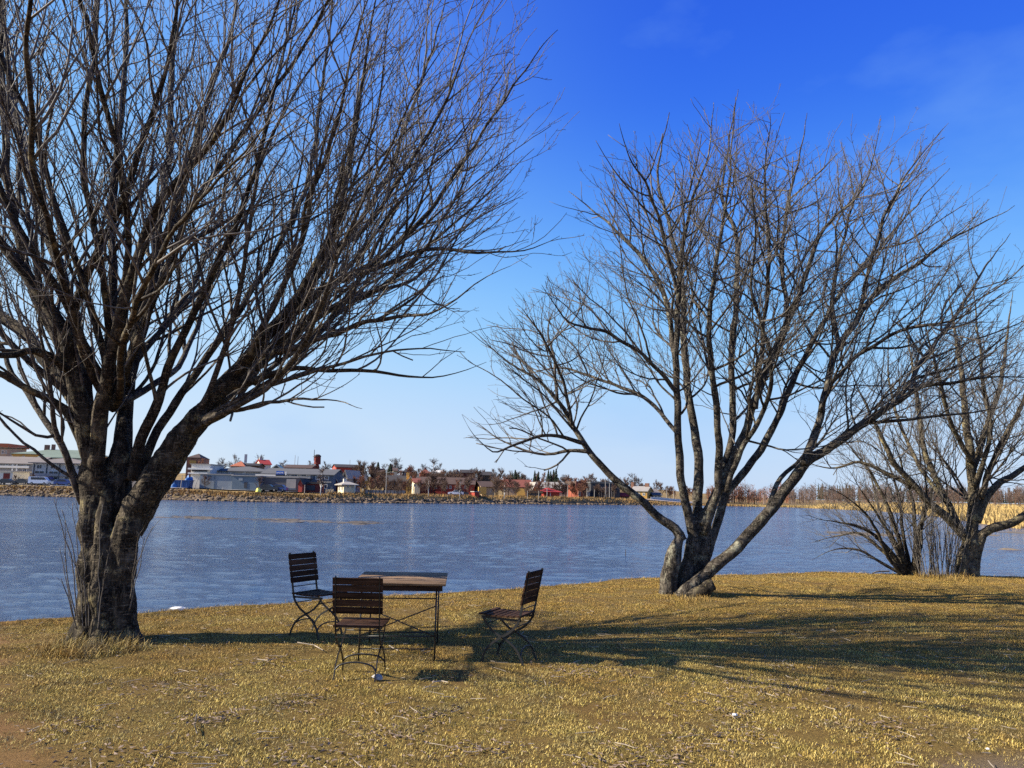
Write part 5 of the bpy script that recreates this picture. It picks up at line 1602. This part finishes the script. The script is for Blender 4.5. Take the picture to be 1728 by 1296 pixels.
# --- the tree at the right edge with its bush
def right_tree():
    base = on_lawn(1632, 972)
    T = Tree(45, base.y, [(1370, 700), (1400, 590), (1470, 540), (1540, 545), (1640, 525), (1720, 530), (1800, 560), (1920, 600), (1960, 760), (1850, 860), (1740, 880), (1690, 850), (1600, 870), (1500, 850), (1400, 850), (1350, 800)], 2.3)
    T.thick = .62
    T.fr = (.80, 1.04)
    T.ang = (40, 74)
    T.rate = {0: 4.2, 1: 3.8, 2: 3.8}
    T.len = {1: 1.5, 2: .9, 3: .42}
    T.wig = {1: .12, 2: .16, 3: .2}
    T.rtip = .0028
    T.spur = 3.5
    T.head = .05
    T.stem([(1628, 990, 27), (1631, 965, 22), (1633, 940, 19), (1640, 905, 17), (1643, 880, 12)])
    T.stem([(1620, 990, 18), (1624, 960, 15), (1628, 920, 12)], -.1, -.1)
    T.stem([(1645, 986, 15), (1645, 950, 12), (1655, 905, 12), (1675, 893, 10)], -.05, -.05)
    l = T.limb
    l([(1640, 910, 14), (1642, 850, 12), (1640, 800, 10.5), (1632, 720, 8.5), (1622, 640, 6.5), (1612, 560, 4.5), (1600, 480, 1.5)], .5, 0, True, .3)
    l([(1640, 800, 8), (1665, 720, 6.5), (1690, 640, 4.6), (1700, 560, 3), (1710, 490, 1.2)], 1.5, .2)
    l([(1652, 905, 11), (1672, 893, 10.5), (1700, 885, 9.5), (1728, 870, 8.5), (1790, 840, 6), (1850, 800, 3)], -.5, -.05, True, .5)
    l([(1648, 880, 10), (1665, 840, 9), (1690, 812, 7.5), (1728, 790, 6), (1780, 740, 4), (1830, 680, 2)], .8)
    l([(1655, 840, 7), (1680, 770, 6), (1715, 700, 5), (1750, 620, 3), (1775, 545, 1.5)], -.8)
    l([(1628, 905, 11), (1600, 875, 10), (1570, 850, 9), (1540, 815, 7.6), (1505, 775, 6.6), (1480, 720, 5), (1450, 660, 3), (1428, 605, 1.3)], -.6, 0, True, .3)
    l([(1620, 890, 8), (1585, 820, 7), (1560, 760, 6.2), (1550, 690, 5.2), (1540, 620, 4), (1530, 550, 2)], .9)
    l([(1555, 830, 5.5), (1500, 800, 4.8), (1450, 780, 3.8), (1400, 790, 2.4), (1350, 775, 1)], .4)
    l([(1600, 850, 5), (1560, 800, 4.5), (1520, 720, 4), (1500, 640, 3), (1500, 570, 1.5)], 1.6)
    l([(1640, 780, 6), (1600, 700, 5), (1580, 620, 4), (1560, 540, 2)], -1.6)
    l([(1642, 820, 6), (1670, 740, 5), (1660, 650, 4), (1650, 560, 3), (1640, 470, 1.5)], -1.4)
    T.fill(3, at(1642, 850, base.y), .3, 3.2, .05, Vector((0, -.8, 1.0)))
    T.fill(3, at(1642, 850, base.y), .3, 3.2, .05, Vector((0, .8, 1.0)))
    T.build('rowan_tree', 'pale trunked bare tree at the right edge with one limb reaching low to the right', base, M['bark_ochre'], M['branch'], M['twig_red'], .018, group='bare trees standing on the lawn', voxel=.022, branch_parts=70)

    base = on_lawn(1535, 968)
    T = Tree(52, base.y, [(1330, 890), (1350, 800), (1400, 740), (1480, 700), (1560, 690), (1640, 780), (1640, 965), (1560, 972), (1480, 975), (1420, 940)], 2.2)
    T.rate = {0: 5.0, 1: 4.8, 2: 5.0}
    T.len = {1: 1.05, 2: .6, 3: .32}
    T.rtip = .0024
    T.thick = .55
    T.fr = (.85, 1.15)
    T.spur = 2.5
    T.minz = .15
    for pts, o in [([(1530, 974, 8), (1505, 935, 6.5), (1478, 905, 5), (1440, 885, 3.5), (1400, 880, 2), (1365, 870, 1)], -.3),
                   ([(1534, 974, 8), (1520, 920, 6.5), (1500, 860, 5), (1470, 800, 3.6), (1430, 750, 2), (1400, 725, 1)], .4),
                   ([(1540, 974, 7), (1545, 910, 5.5), (1540, 850, 4.3), (1520, 780, 3), (1500, 715, 1.3)], -.6),
                   ([(1545, 974, 8), (1552, 920, 7), (1556, 880, 5), (1575, 820, 3.5), (1580, 740, 1.5)], .5),
                   ([(1532, 974, 6), (1490, 930, 5), (1450, 900, 3.5), (1410, 905, 2), (1370, 915, 1)], .8),
                   ([(1530, 974, 6), (1500, 940, 5), (1470, 880, 3.5), (1430, 840, 2), (1385, 820, 1)], -.9),
                   ([(1538, 974, 6), (1524, 900, 4.6), (1515, 830, 3.4), (1490, 760, 2), (1470, 700, 1)], 1.0),
                   ([(1536, 974, 6), (1515, 925, 4.6), (1488, 880, 3.4), (1455, 830, 2), (1430, 790, 1)], -.2),
                   ([(1543, 974, 6), (1550, 900, 4.6), (1562, 850, 3.4), (1560, 790, 2), (1550, 730, 1)], -.8),
                   ([(1530, 974, 5), (1480, 945, 4), (1440, 925, 3), (1400, 930, 1.6), (1370, 945, 1)], 0),
                   ([(1533, 974, 5), (1505, 915, 4), (1480, 850, 3), (1465, 790, 1.8), (1440, 730, 1)], 1.4)]:
        T.limb(pts, o, 0, True, .2)
    T.stem([(1528, 984, 12), (1534, 966, 9), (1538, 950, 6)])
    T.stem([(1546, 984, 12), (1546, 966, 8), (1548, 945, 6)])
    T.stem([(1522, 976, 9), (1538, 974, 12), (1553, 976, 9)])
    T.build('shrub', 'low bare shrub leaning out over the water left of the pale trunked tree', base, M['bark_dark'], M['branch'], M['twig_red'], .008, voxel=.02, branch_parts=40)['category'] = 'shrub'
    # thicket of upright shoots between shrub and tree
    g = random.Random(8)
    base = on_lawn(1585, 972)
    th = thing('thicket', 'clump of thin upright brown shoots growing between the shrub and the right tree', 'shrub', base)
    for i in range(58):
        x0 = g.uniform(1552, 1618)
        x1 = x0 + (x0 - 1588) * .7 + g.uniform(-24, 24)
        y1 = g.uniform(805, 900)
        p, r = T.trace([(x0, 974, g.uniform(.7, 1.3)), ((x0 * 2 + x1) / 3, 930, .9), (x1, y1, .45)], g.uniform(-.3, .3), g.uniform(-.6, .6), .1, base.y)
        mb = MB().tube([q - base for q in p], r, 4)
        for k in range(2, len(p) - 1):
            if g.random() < .5:
                d = ((p[k + 1] - p[k]).normalized() + Vector((g.gauss(0, .5), g.gauss(0, .5), .1))).normalized()
                mb.tube([p[k] - base, p[k] - base + d * g.uniform(.08, .4)], [.004, .0018], 3)
        mb.build('shoot', M['twig_red'], th, True)
    # dry fallen branch on the bank edge
    p, r = T.trace([(1500, 964, 2.4), (1478, 966, 2), (1455, 978, 1.5), (1438, 990, .8)], -.3, -.6, .08, on_lawn(1500, 968).y)
    mb = MB().tube(p, r, 5)
    mb.tube([p[6], p[6] + Vector((-.2, .05, .12))], [.01, .004], 4)
    mb.tube([p[10], p[10] + Vector((-.25, -.05, .06))], [.008, .003], 4)
    tag(mb.build('fallen_branch', M['twig']), 'pale dry branch hanging over the lawn edge left of the shrub', 'branch')

right_tree()

# ---------------------------------------------------------------- grass on the lawn
def grass_mat(name='dry_grass', stops=None):
    mt, t, b = new_mat(name)
    a = node(t, 'ShaderNodeAttribute', attribute_name='tone')
    g = node(t, 'ShaderNodeNewGeometry')
    n1 = node(t, 'ShaderNodeTexNoise', Scale=0.8, Detail=5.0, Roughness=0.62)
    n2 = node(t, 'ShaderNodeTexNoise', Scale=5.5, Detail=4.0, Roughness=0.7)
    for q in (n1, n2): t.links.new(g.outputs['Position'], q.inputs['Vector'])
    straw = ramp(t, stops or [(0.0, (.08, .056, .02)), (0.35, (.33, .235, .065)), (0.7, (.64, .475, .125)), (1.0, (.84, .69, .27))])
    t.links.new(a.outputs['Fac'], straw.inputs['Fac'])
    green = ramp(t, [(0.0, (.045, .04, .012)), (0.5, (.21, .18, .034)), (1.0, (.46, .39, .10))])
    t.links.new(a.outputs['Fac'], green.inputs['Fac'])
    red = ramp(t, [(0.0, (.06, .038, .014)), (0.5, (.33, .185, .04)), (1.0, (.64, .40, .12))])
    t.links.new(a.outputs['Fac'], red.inputs['Fac'])
    m1 = ramp(t, [(0.46, 0.0), (0.62, 0.8)])
    sp = node(t, 'ShaderNodeSeparateXYZ')                   # browner turf towards the bank
    t.links.new(g.outputs['Position'], sp.inputs[0])
    mr = node(t, 'ShaderNodeMapRange')
    for k_, v_ in (('From Min', 6.0), ('From Max', 12.0), ('To Min', -.04), ('To Max', .16)): mr.inputs[k_].default_value = v_
    t.links.new(sp.outputs['Y'], mr.inputs['Value'])
    ad = node(t, 'ShaderNodeMath', operation='ADD')
    t.links.new(n1.outputs['Fac'], ad.inputs[0]); t.links.new(mr.outputs[0], ad.inputs[1])
    t.links.new(ad.outputs[0], m1.inputs['Fac'])
    m2 = ramp(t, [(0.45, 0.0), (0.65, 0.65)])
    t.links.new(n2.outputs['Fac'], m2.inputs['Fac'])
    col = mix(t, m1.outputs['Color'], straw.outputs['Color'], red.outputs['Color'])
    col = mix(t, m2.outputs['Color'], col, green.outputs['Color'])
    n6 = node(t, 'ShaderNodeTexNoise', Scale=2.1, Detail=6.0, Roughness=0.7)     # weathered dull mats
    t.links.new(g.outputs['Position'], n6.inputs['Vector'])
    m6 = ramp(t, [(0.50, 0.0), (0.66, 0.75)])
    t.links.new(n6.outputs['Fac'], m6.inputs['Fac'])
    dull = ramp(t, [(0.0, (.04, .033, .02)), (0.6, (.15, .125, .075)), (1.0, (.36, .31, .21))])
    t.links.new(a.outputs['Fac'], dull.inputs['Fac'])
    col = mix(t, m6.outputs['Color'], col, dull.outputs['Color'])
    t.links.new(col, b.inputs['Base Color'])
    b.inputs['Roughness'].default_value = 0.75
    b.inputs['Specular IOR Level'].default_value = 0.15
    return mt

M['grass'] = grass_mat()
M['grass_long'] = grass_mat('long_dry_grass', [(0.0, (.16, .11, .04)), (0.4, (.38, .28, .10)), (1.0, (.58, .47, .21))])

def blades(n, rad, hmin, hmax, lean, wid, rg, mat, name, centre=None):
    vs, fs, tone = [], [], []
    for i in range(n):
        if centre is None:
            x, y, z = rg.uniform(-rad, rad), rg.uniform(-rad, rad), 0.0
        else:
            x, y, z = centre(rg)
        az = rg.uniform(0, 6.283)
        L_ = rg.uniform(hmin, hmax)
        ln = min(1.5, max(0.1, rg.gauss(lean, .32)))
        dx, dy = math.cos(az), math.sin(az)
        px_, py_ = -dy * wid * rg.uniform(.6, 1.3), dx * wid * rg.uniform(.6, 1.3)
        h1 = L_ * .55 * math.cos(ln * .7); d1 = L_ * .55 * math.sin(ln * .7)
        h2 = h1 + L_ * .45 * math.cos(min(1.62, ln * 1.25)); d2 = d1 + L_ * .45 * math.sin(ln * 1.25)
        z0 = z - .004
        k = len(vs)
        vs += [(x - px_, y - py_, z0), (x + px_, y + py_, z0), (x + dx * d1 - px_ * .8, y + dy * d1 - py_ * .8, z + h1), (x + dx * d1 + px_ * .8, y + dy * d1 + py_ * .8, z + h1), (x + dx * d2, y + dy * d2, z + h2)]
        fs += [(k, k + 1, k + 3, k + 2), (k + 2, k + 3, k + 4)]
        tone += [rg.random()] * 5
    me = bpy.data.meshes.new(name)
    me.from_pydata(vs, [], fs)
    a = me.attributes.new('tone', 'FLOAT', 'POINT')
    a.data.foreach_set('value', tone)
    me.materials.append(mat)
    return me

def build_grass():
    protos = bpy.data.collections.new('grass_tufts')
    rg = random.Random(12)
    for k in range(5):
        me = blades(240, .13, .008, .026, [1.15, 1.25, 1.0, 1.35, .85][k], .0014, rg, M['grass'], 'grass_tuft')
        protos.objects.link(bpy.data.objects.new('grass_tuft', me))
    # the patch of lawn that carries single tufts
    src = lawn_me
    co = np.zeros(len(src.vertices) * 3, np.float32); src.vertices.foreach_get('co', co); co = co.reshape(-1, 3)
    dt = np.zeros(len(src.vertices), np.float32); src.attributes['dirt_and_blur'].data.foreach_get('value', dt)
    edge = np.array([edge_y(float(x)) for x in np.unique(co[:, 0])]); ux = np.unique(co[:, 0])
    ey = np.interp(co[:, 0], ux, edge)
    ok = (co[:, 0] > -9.5) & (co[:, 0] < 14.6) & (co[:, 1] > 2.6) & (co[:, 1] < ey + .25)
    # only the ground within or near the field of view
    ok &= (np.abs(co[:, 0]) < 1.0 + co[:, 1] * .78)
    ids = np.full(len(co), -1); ids[ok] = np.arange(ok.sum())
    fs = [tuple(int(ids[i]) for i in p.vertices) for p in src.polygons if all(ok[i] for i in p.vertices)]
    me = bpy.data.meshes.new('grass')
    me.from_pydata(co[ok].tolist(), [], fs)
    d2 = me.attributes.new('density', 'FLOAT', 'POINT')
    v = []
    for (x, y, z), q in zip(co[ok].tolist(), dt[ok].tolist()):
        n_ = noise.noise((x * .9, y * .9, 3)) + .6 * noise.noise((x * 3, y * 3, 8))
        v.append(max(0.0, (1 - q) ** 1.5) * max(.42, min(1.0, .78 + .9 * n_)))
    d2.data.foreach_set('value', v)
    ob = tag(link_mesh('grass', me), 'short dry yellow and olive grass covering the lawn', 'grass', kind='stuff')
    ng = bpy.data.node_groups.new('grass_scatter', 'GeometryNodeTree')
    ng.interface.new_socket('Geometry', in_out='INPUT', socket_type='NodeSocketGeometry')
    ng.interface.new_socket('Geometry', in_out='OUTPUT', socket_type='NodeSocketGeometry')
    n = ng.nodes.new
    gi, go = n('NodeGroupInput'), n('NodeGroupOutput')
    dp = n('GeometryNodeDistributePointsOnFaces')
    na = n('GeometryNodeInputNamedAttribute'); na.data_type = 'FLOAT'; na.inputs['Name'].default_value = 'density'
    mu = n('ShaderNodeMath'); mu.operation = 'MULTIPLY'; mu.inputs[1].default_value = 62.0
    ci = n('GeometryNodeCollectionInfo'); ci.inputs['Collection'].default_value = protos
    ci.inputs['Separate Children'].default_value = True; ci.inputs['Reset Children'].default_value = True
    ip = n('GeometryNodeInstanceOnPoints'); ip.inputs['Pick Instance'].default_value = True
    rr = n('FunctionNodeRandomValue'); rr.data_type = 'FLOAT_VECTOR'
    rr.inputs[0].default_value = (-.08, -.08, 0); rr.inputs[1].default_value = (.08, .08, 6.283)
    rs = n('FunctionNodeRandomValue'); rs.data_type = 'FLOAT'
    rs.inputs[2].default_value = .7; rs.inputs[3].default_value = 1.35
    k = ng.links.new
    k(gi.outputs[0], dp.inputs['Mesh']); k(na.outputs[0], mu.inputs[0]); k(mu.outputs[0], dp.inputs['Density'])
    k(dp.outputs['Points'], ip.inputs['Points']); k(ci.outputs[0], ip.inputs['Instance'])
    k(rr.outputs[0], ip.inputs['Rotation']); k(rs.outputs[1], ip.inputs['Scale'])
    k(ip.outputs[0], go.inputs[0])
    md = ob.modifiers.new('grass_scatter', 'NODES'); md.node_group = ng

build_grass()

def tuft(px, py, n, rad, h, seed, label, squash=1.0):
    c = on_lawn(px, py)
    rg = random.Random(seed)
    def cen(g):
        a, q = g.uniform(0, 6.283), rad * math.sqrt(g.random())
        x, y = c.x + q * math.cos(a), c.y + q * math.sin(a) * squash
        return x, y, lawn_z(x, y)
    me = blades(n, rad, h * .4, h, .75, .0026, rg, M['grass_long'], 'long_grass', cen)
    tag(link_mesh('long_grass', me), label, 'grass', kind='stuff')

tuft(150, 1092, 1500, .42, .20, 1, 'long pale dry grass at the left foot of the big tree')
tuft(205, 1090, 500, .30, .13, 2, 'long dry grass in front of the big tree trunk')
tuft(110, 1095, 500, .35, .10, 7, 'uncut yellow grass left of the big tree')
tuft(1160, 1012, 500, .45, .10, 3, 'dry grass round the foot of the middle tree')
tuft(1205, 1006, 260, .25, .12, 4, 'dry grass beside the sawn stump of the middle tree')
tuft(1590, 974, 500, .55, .22, 5, 'dry yellow grass at the foot of the upright shoots')
tuft(1632, 978, 260, .4, .12, 6, 'dry grass at the foot of the right tree')

# ragged lip of longer grass along the bank edge
def edge_grass():
    rg = random.Random(44)
    def cen(g):
        x = g.uniform(-9, 14)
        while noise.noise((x * 1.7, 2.0, 6.0)) < g.uniform(-.6, .25): x = g.uniform(-9, 14)
        y = edge_y(x) + g.gauss(-.02, .09)
        return x, y, lawn_z(x, y) - .03
    me = blades(5200, .1, .03, .10, .9, .0026, rg, M['grass_long'], 'edge_grass', cen)
    tag(link_mesh('edge_grass', me), 'ragged longer dry grass hanging over the edge of the bank', 'grass', kind='stuff')
edge_grass()

# litter on the lawn: dry leaves and short twigs
M['leaf'] = simple('dry_leaf', (.20, .145, .10), .8, .5, 9.0)
M['straw_twig'] = simple('bleached_twig', (.36, .30, .23), .8, .4, 6.0)

def litter():
    rg = random.Random(31)
    mb = MB()
    spots = [(230, 1285, .5), (545, 1275, .4), (505, 1180, .35), (390, 1205, .25), (330, 1215, .2), (735, 1200, .3), (1235, 1235, .35), (1120, 1265, .35), (1090, 1290, .35), (1010, 1300, .3), (800, 1265, .3), (450, 1110, .3), (120, 1225, .3), (1300, 1160, .5), (1500, 1230, .5), (980, 1130, .5), (1235, 1190, .5), (650, 1230, .4), (300, 1160, .5)]
    def leaf(x, y):
        z = lawn_z(x, y) + rg.uniform(.006, .028)
        a = rg.uniform(0, 6.3); L_ = rg.uniform(.012, .03); W = L_ * rg.uniform(.3, .55)
        c, s = math.cos(a), math.sin(a)
        k = rg.uniform(-.006, .012)
        vs = [(x - c * L_, y - s * L_, z), (x + s * W, y - c * W, z + k), (x + c * L_, y + s * L_, z + rg.uniform(-.004, .01)), (x - s * W, y + c * W, z + k)]
        mb.add(vs, [(0, 1, 2), (0, 2, 3)])
    for px, py, rad in spots:
        c = on_level(px, py)
        for _ in range(int(60 * rad / .3)):
            leaf(c.x + rg.gauss(0, rad * .5), c.y + rg.gauss(0, rad * .4))
    for _ in range(1500):
        y = rg.uniform(4, 14); x = rg.uniform(-.75, .8) * y
        if y < edge_y(x) - .1: leaf(x, y)
    tag(mb.build('dry_leaves', M['leaf']), 'grey brown dry leaves scattered over the grass', 'leaves', kind='stuff')
    mb = MB()
    for _ in range(520):
        y = rg.uniform(4, 12); x = rg.uniform(-.75, .75) * y
        if y > edge_y(x) - .2: continue
        a = rg.uniform(0, 6.3); L_ = rg.uniform(.03, .16)
        z = lawn_z(x, y) + .022
        p = Vector((x, y, z)); d = Vector((math.cos(a), math.sin(a), rg.uniform(-.05, .12)))
        e = d + Vector((rg.gauss(0, .25), rg.gauss(0, .25), 0))
        mb.tube([p, p + d * L_ * .5, p + d * L_ * .5 + e * L_ * .5], [.003, .0026, .0015], 4)
    tag(mb.build('fallen_twigs', M['straw_twig']), 'pale short twigs lying scattered in the grass', 'twigs', kind='stuff')
    # the few bigger sticks that can be told apart
    for pts, lab in [([(502, 1086), (530, 1090), (545, 1097)], 'pale stick lying in the grass behind the near chair'), ([(657, 1088), (665, 1093), (672, 1098)], 'short pale stick under the table'), ([(332, 1208), (328, 1230), (332, 1244)], 'curved dark stick lying in the grass at the lower left'),
                     ([(435, 1110), (452, 1112), (462, 1110)], 'bleached piece of twig right of the tree shadow'), ([(730, 1150), (745, 1148), (756, 1150)], 'thin pale twig in the grass right of the near chair')]:
        p = [on_lawn(*q) + Vector((0, 0, .03)) for q in pts]
        o = tag(MB().tube(p, [.006, .0055, .004], 6).build('stick', M['branch'] if 'dark' in lab else M['straw_twig']), lab, 'stick')

litter()

M['scrap'] = simple('white_scrap', (.75, .75, .74), .6, .08, 4)
M['pebble'] = simple('grey_pebble', (.30, .29, .28), .7, .3, 20)
def scrap(name, px, py, sx, sy, sz, mat, label, cat, seed):
    c = on_lawn(px, py)
    rg = random.Random(seed)
    mb = MB()
    rock(mb, (0, 0, sz * .4 + .018), sx, sy, sz, rg)
    o = mb.build(name, mat, smooth=False, loc=c)
    tag(o, label, cat)
scrap('white_scrap', 1240, 1207, .024, .018, .012, M['scrap'], 'crumpled white scrap of paper on the grass at the lower right', 'paper', 1)
scrap('white_scrap', 1459, 1172, .02, .02, .01, M['straw_twig'], 'small beige scrap on the grass at the right', 'paper', 2)
scrap('white_scrap', 300, 1025, .10, .05, .03, M['scrap'], 'flat white piece of ice at the edge of the lawn right of the big tree', 'ice', 3)
scrap('stone', 637, 1143, .055, .04, .03, M['pebble'], 'smooth grey stone beside the foot of the near chair', 'stone', 5)
scrap('white_scrap', 1667, 1265, .012, .012, .008, M['scrap'], 'tiny white scrap on the bare earth at the lower right', 'paper', 6)

# ---------------------------------------------------------------- garden furniture
def wood_mat(name, a, b_, axis):
    mt, t, b = new_mat(name)
    c = node(t, 'ShaderNodeTexCoord')
    oi = node(t, 'ShaderNodeObjectInfo')
    mp = node(t, 'ShaderNodeMapping')
    s = [38, 38, 38]; s[axis] = 2.2
    mp.inputs['Scale'].default_value = s
    t.links.new(c.outputs['Object'], mp.inputs['Vector'])
    t.links.new(oi.outputs['Random'], mp.inputs['Location'])
    n1 = node(t, 'ShaderNodeTexNoise', Scale=1.0, Detail=6.0, Roughness=0.65)
    t.links.new(mp.outputs[0], n1.inputs['Vector'])
    r1 = ramp(t, [(0.32, a), (0.62, b_)])
    t.links.new(n1.outputs['Fac'], r1.inputs['Fac'])
    rv = ramp(t, [(0.0, .6), (1.0, 1.25)])
    t.links.new(oi.outputs['Random'], rv.inputs['Fac'])
    col = mix(t, 1.0, r1.outputs['Color'], rv.outputs['Color'], 'MULTIPLY')
    t.links.new(col, b.inputs['Base Color'])
    b.inputs['Roughness'].default_value = 0.75
    b.inputs['Specular IOR Level'].default_value = 0.06
    bp = node(t, 'ShaderNodeBump', Strength=0.35, Distance=0.004)
    t.links.new(n1.outputs['Fac'], bp.inputs['Height'])
    t.links.new(bp.outputs['Normal'], b.inputs['Normal'])
    return mt
M['slat'] = wood_mat('dark_stained_wood', (.014, .008, .005), (.085, .044, .026), 0)
M['plank'] = wood_mat('weathered_table_wood', (.035, .022, .013), (.33, .215, .125), 0)
M['iron'] = simple('black_painted_iron', (.012, .012, .013), .45, .3, 20, metal=0.0, spec=.5)
M['black_rubber'] = simple('black_rubber', (.015, .015, .015), .8, .2, 10)

def bev(mb, x0, x1, y0, y1, z0, z1, c=.004, Mx=None):
    """plank with softened long edges, length along x"""
    P = [(y0 + c, z0), (y1 - c, z0), (y1, z0 + c), (y1, z1 - c), (y1 - c, z1), (y0 + c, z1), (y0, z1 - c), (y0, z0 + c)]
    n = len(P)
    vs = [Vector((x0, q[0], q[1])) for q in P] + [Vector((x1, q[0], q[1])) for q in P]
    if Mx is not None: vs = [Mx @ v for v in vs]
    fs = [tuple(range(n - 1, -1, -1)), tuple(range(n, 2 * n))] + [(i, (i + 1) % n, (i + 1) % n + n, i + n) for i in range(n)]
    mb.add(vs, fs)

def curve(pts, k=6):
    pts = [Vector(p) for p in pts]
    out = []
    n = len(pts)
    for i in range(n - 1):
        p0, p1, p2, p3 = pts[max(i - 1, 0)], pts[i], pts[i + 1], pts[min(i + 2, n - 1)]
        for j in range(k):
            t = j / k
            out.append(0.5 * ((2 * p1) + (p2 - p0) * t + (2 * p0 - 5 * p1 + 4 * p2 - p3) * t * t + (3 * p1 - p0 - 3 * p2 + p3) * t ** 3))
    out.append(pts[-1])
    return out

def flat_bar(mb, pts, wid, thk):
    """flat iron bar bent in the y-z plane; thk across x, wid in the plane"""
    n = len(pts)
    base = len(mb.v)
    vs = []
    for i, p in enumerate(pts):
        t = (pts[min(i + 1, n - 1)] - pts[max(i - 1, 0)]).normalized()
        nn = Vector((0, -t.z, t.y))
        for sx, sn in ((-1, -1), (1, -1), (1, 1), (-1, 1)):
            vs.append(p + Vector((sx * thk / 2, 0, 0)) + nn * (sn * wid / 2))
    fs = [(0, 1, 2, 3), tuple((n - 1) * 4 + k for k in (3, 2, 1, 0))]
    for i in range(n - 1):
        for k in range(4):
            a, b = i * 4 + k, i * 4 + (k + 1) % 4
            fs.append((a, a + 4, b + 4, b))
    mb.add(vs, fs)

def make_chair(label):
    root = thing('folding_chair', label, 'chair', (0, 0, 0), 0, 'folding garden chairs round the table')
    hw = .195
    # back upright that bends forward to the front foot, and seat front that bends back to the rear foot
    A = curve([(0, -.285, .905), (0, -.235, .66), (0, -.20, .48), (0, -.175, .40), (0, -.10, .315), (0, 0, .255), (0, .09, .195), (0, .165, .11), (0, .20, 0)])
    B = curve([(0, .20, .435), (0, .165, .375), (0, .09, .305), (0, 0, .255), (0, -.10, .20), (0, -.18, .12), (0, -.235, 0)])
    for s in (-1, 1):
        mb = MB(); flat_bar(mb, [p + Vector((s * hw, 0, 0)) for p in A], .022, .009); mb.build('back_leg_bar', M['iron'], root)
        mb = MB(); flat_bar(mb, [p + Vector((s * (hw - .014), 0, 0)) for p in B], .020, .009); mb.build('seat_leg_bar', M['iron'], root)
        mb = MB(); flat_bar(mb, curve([(s * (hw - .014), -.205, .425), (s * (hw - .014), 0, .428), (s * (hw - .014), .215, .438)], 3), .020, .008); mb.build('seat_rail', M['iron'], root)
        mb = MB(); mb.tube([(s * (hw - .024), 0, .255), (s * (hw + .012), 0, .255)], .009, 8); mb.build('pivot_bolt', M['iron'], root)
    # arched stretchers between the feet
    for y, z, x in ((.178, .085, hw), (-.205, .085, hw - .014)):
        pts = curve([(-x, y, z), (-x * .8, y * .97, z + .045), (-x * .3, y * .95, z + .070), (x * .3, y * .95, z + .070), (x * .8, y * .97, z + .045), (x, y, z)], 5)
        MB().tube(pts, .0075, 6).build('arched_stretcher', M['iron'], root, True)
    for y, z, x in ((-.213, .535, hw), (-.193, .455, hw), (.16, .372, hw - .014), (-.165, .365, hw)):
        MB().tube([(-x, y, z), (x, y, z)], .0055, 6).build('cross_rod', M['iron'], root, True)
    # seat: seven slats, gently dished
    for i in range(7):
        y = -.175 + i * .0635
        z = .447 + .010 * ((i - 3) / 3) ** 2 + (.004 if i == 6 else 0)
        mb = MB(); bev(mb, -.215, .215, y - .028, y + .028, z, z + .016); mb.build('seat_slat', M['slat'], root)
    # back: five slats on the front of the uprights
    t = Vector((0, -.05, .245)).normalized()
    for i in range(5):
        c = Vector((0, -.218, .605)) + t * (i * .0655)
        Mx = Matrix.Translation(c) @ Matrix.Rotation(math.atan2(.05, .245), 4, 'X')
        mb = MB(); bev(mb, -.222, .222, -.008, .008, -.0300, .0300, .004, Mx); mb.build('back_slat', M['slat'], root)
    return root

def set_on_lawn(o, px, py, rz):
    p = on_level(px, py)
    o.location = (p.x, p.y, lawn_z(p.x, p.y) + .004)
    o.rotation_euler = (0, 0, rz)

chair = make_chair('dark wooden slat folding chair nearest the camera, its back turned to us')
set_on_lawn(chair, 607, 1134, R(-1))
c2 = copy_tree(chair); c2['label'] = 'dark folding chair standing alone right of the table, facing left'
set_on_lawn(c2, 857, 1109, R(68))
c3 = copy_tree(chair); c3['label'] = 'dark folding chair at the left behind the table, turned to the right'
set_on_lawn(c3, 534, 1071, R(-118))

def make_table():
    c = Vector((-1.105, 8.5, 0))
    root = thing('folding_table', 'rectangular wooden plank table on thin black iron legs between the chairs', 'table', (c.x, c.y, lawn_z(c.x, c.y) + .004), R(3.5))
    W, D_, H = .92, 1.12, .755
    n = 11
    pw = D_ / n
    for i in range(n):
        y = -D_ / 2 + (i + .5) * pw
        mb = MB(); bev(mb, -W / 2 + rnd.uniform(-.003, .003), W / 2, y - pw / 2 + .003, y + pw / 2 - .003, H - .024, H, .004)
        mb.build('tabletop_plank', M['plank'], root)
    hx, hy = .375, .46
    for s in (-1, 1):
        mb = MB(); mb.box(s * hx - .012, s * hx + .012, -D_ / 2 + .02, D_ / 2 - .02, H - .062, H - .026); mb.build('apron_rail', M['slat'], root)
        mb = MB(); mb.box(-W / 2 + .03, W / 2 - .03, s * (D_ / 2 - .032) - .012, s * (D_ / 2 - .032) + .012, H - .075, H - .027); mb.build('apron_rail', M['slat'], root)
    for sy in (-1, 1):
        y = sy * hy
        for sx in (-1, 1):
            MB().tube([(sx * hx * .985, y, H - .05), (sx * hx * .985, y, .30), (sx * hx * .985, y + sy * .006, 0)], .0085, 8).build('leg', M['iron'], root, True)
        for z in ((.60, .235, .115) if sy < 0 else (.60, .115)):
            MB().tube([(-hx, y, z), (hx, y, z)], .0065, 6).build('cross_bar', M['iron'], root, True)
        for sx in ((-1, 1) if sy < 0 else ()):
            MB().tube([(-sx * hx, y + sx * .008, .235), (sx * hx, y + sx * .008, .53)], .0065, 6).build('brace', M['iron'], root, True)
    return root
make_table()
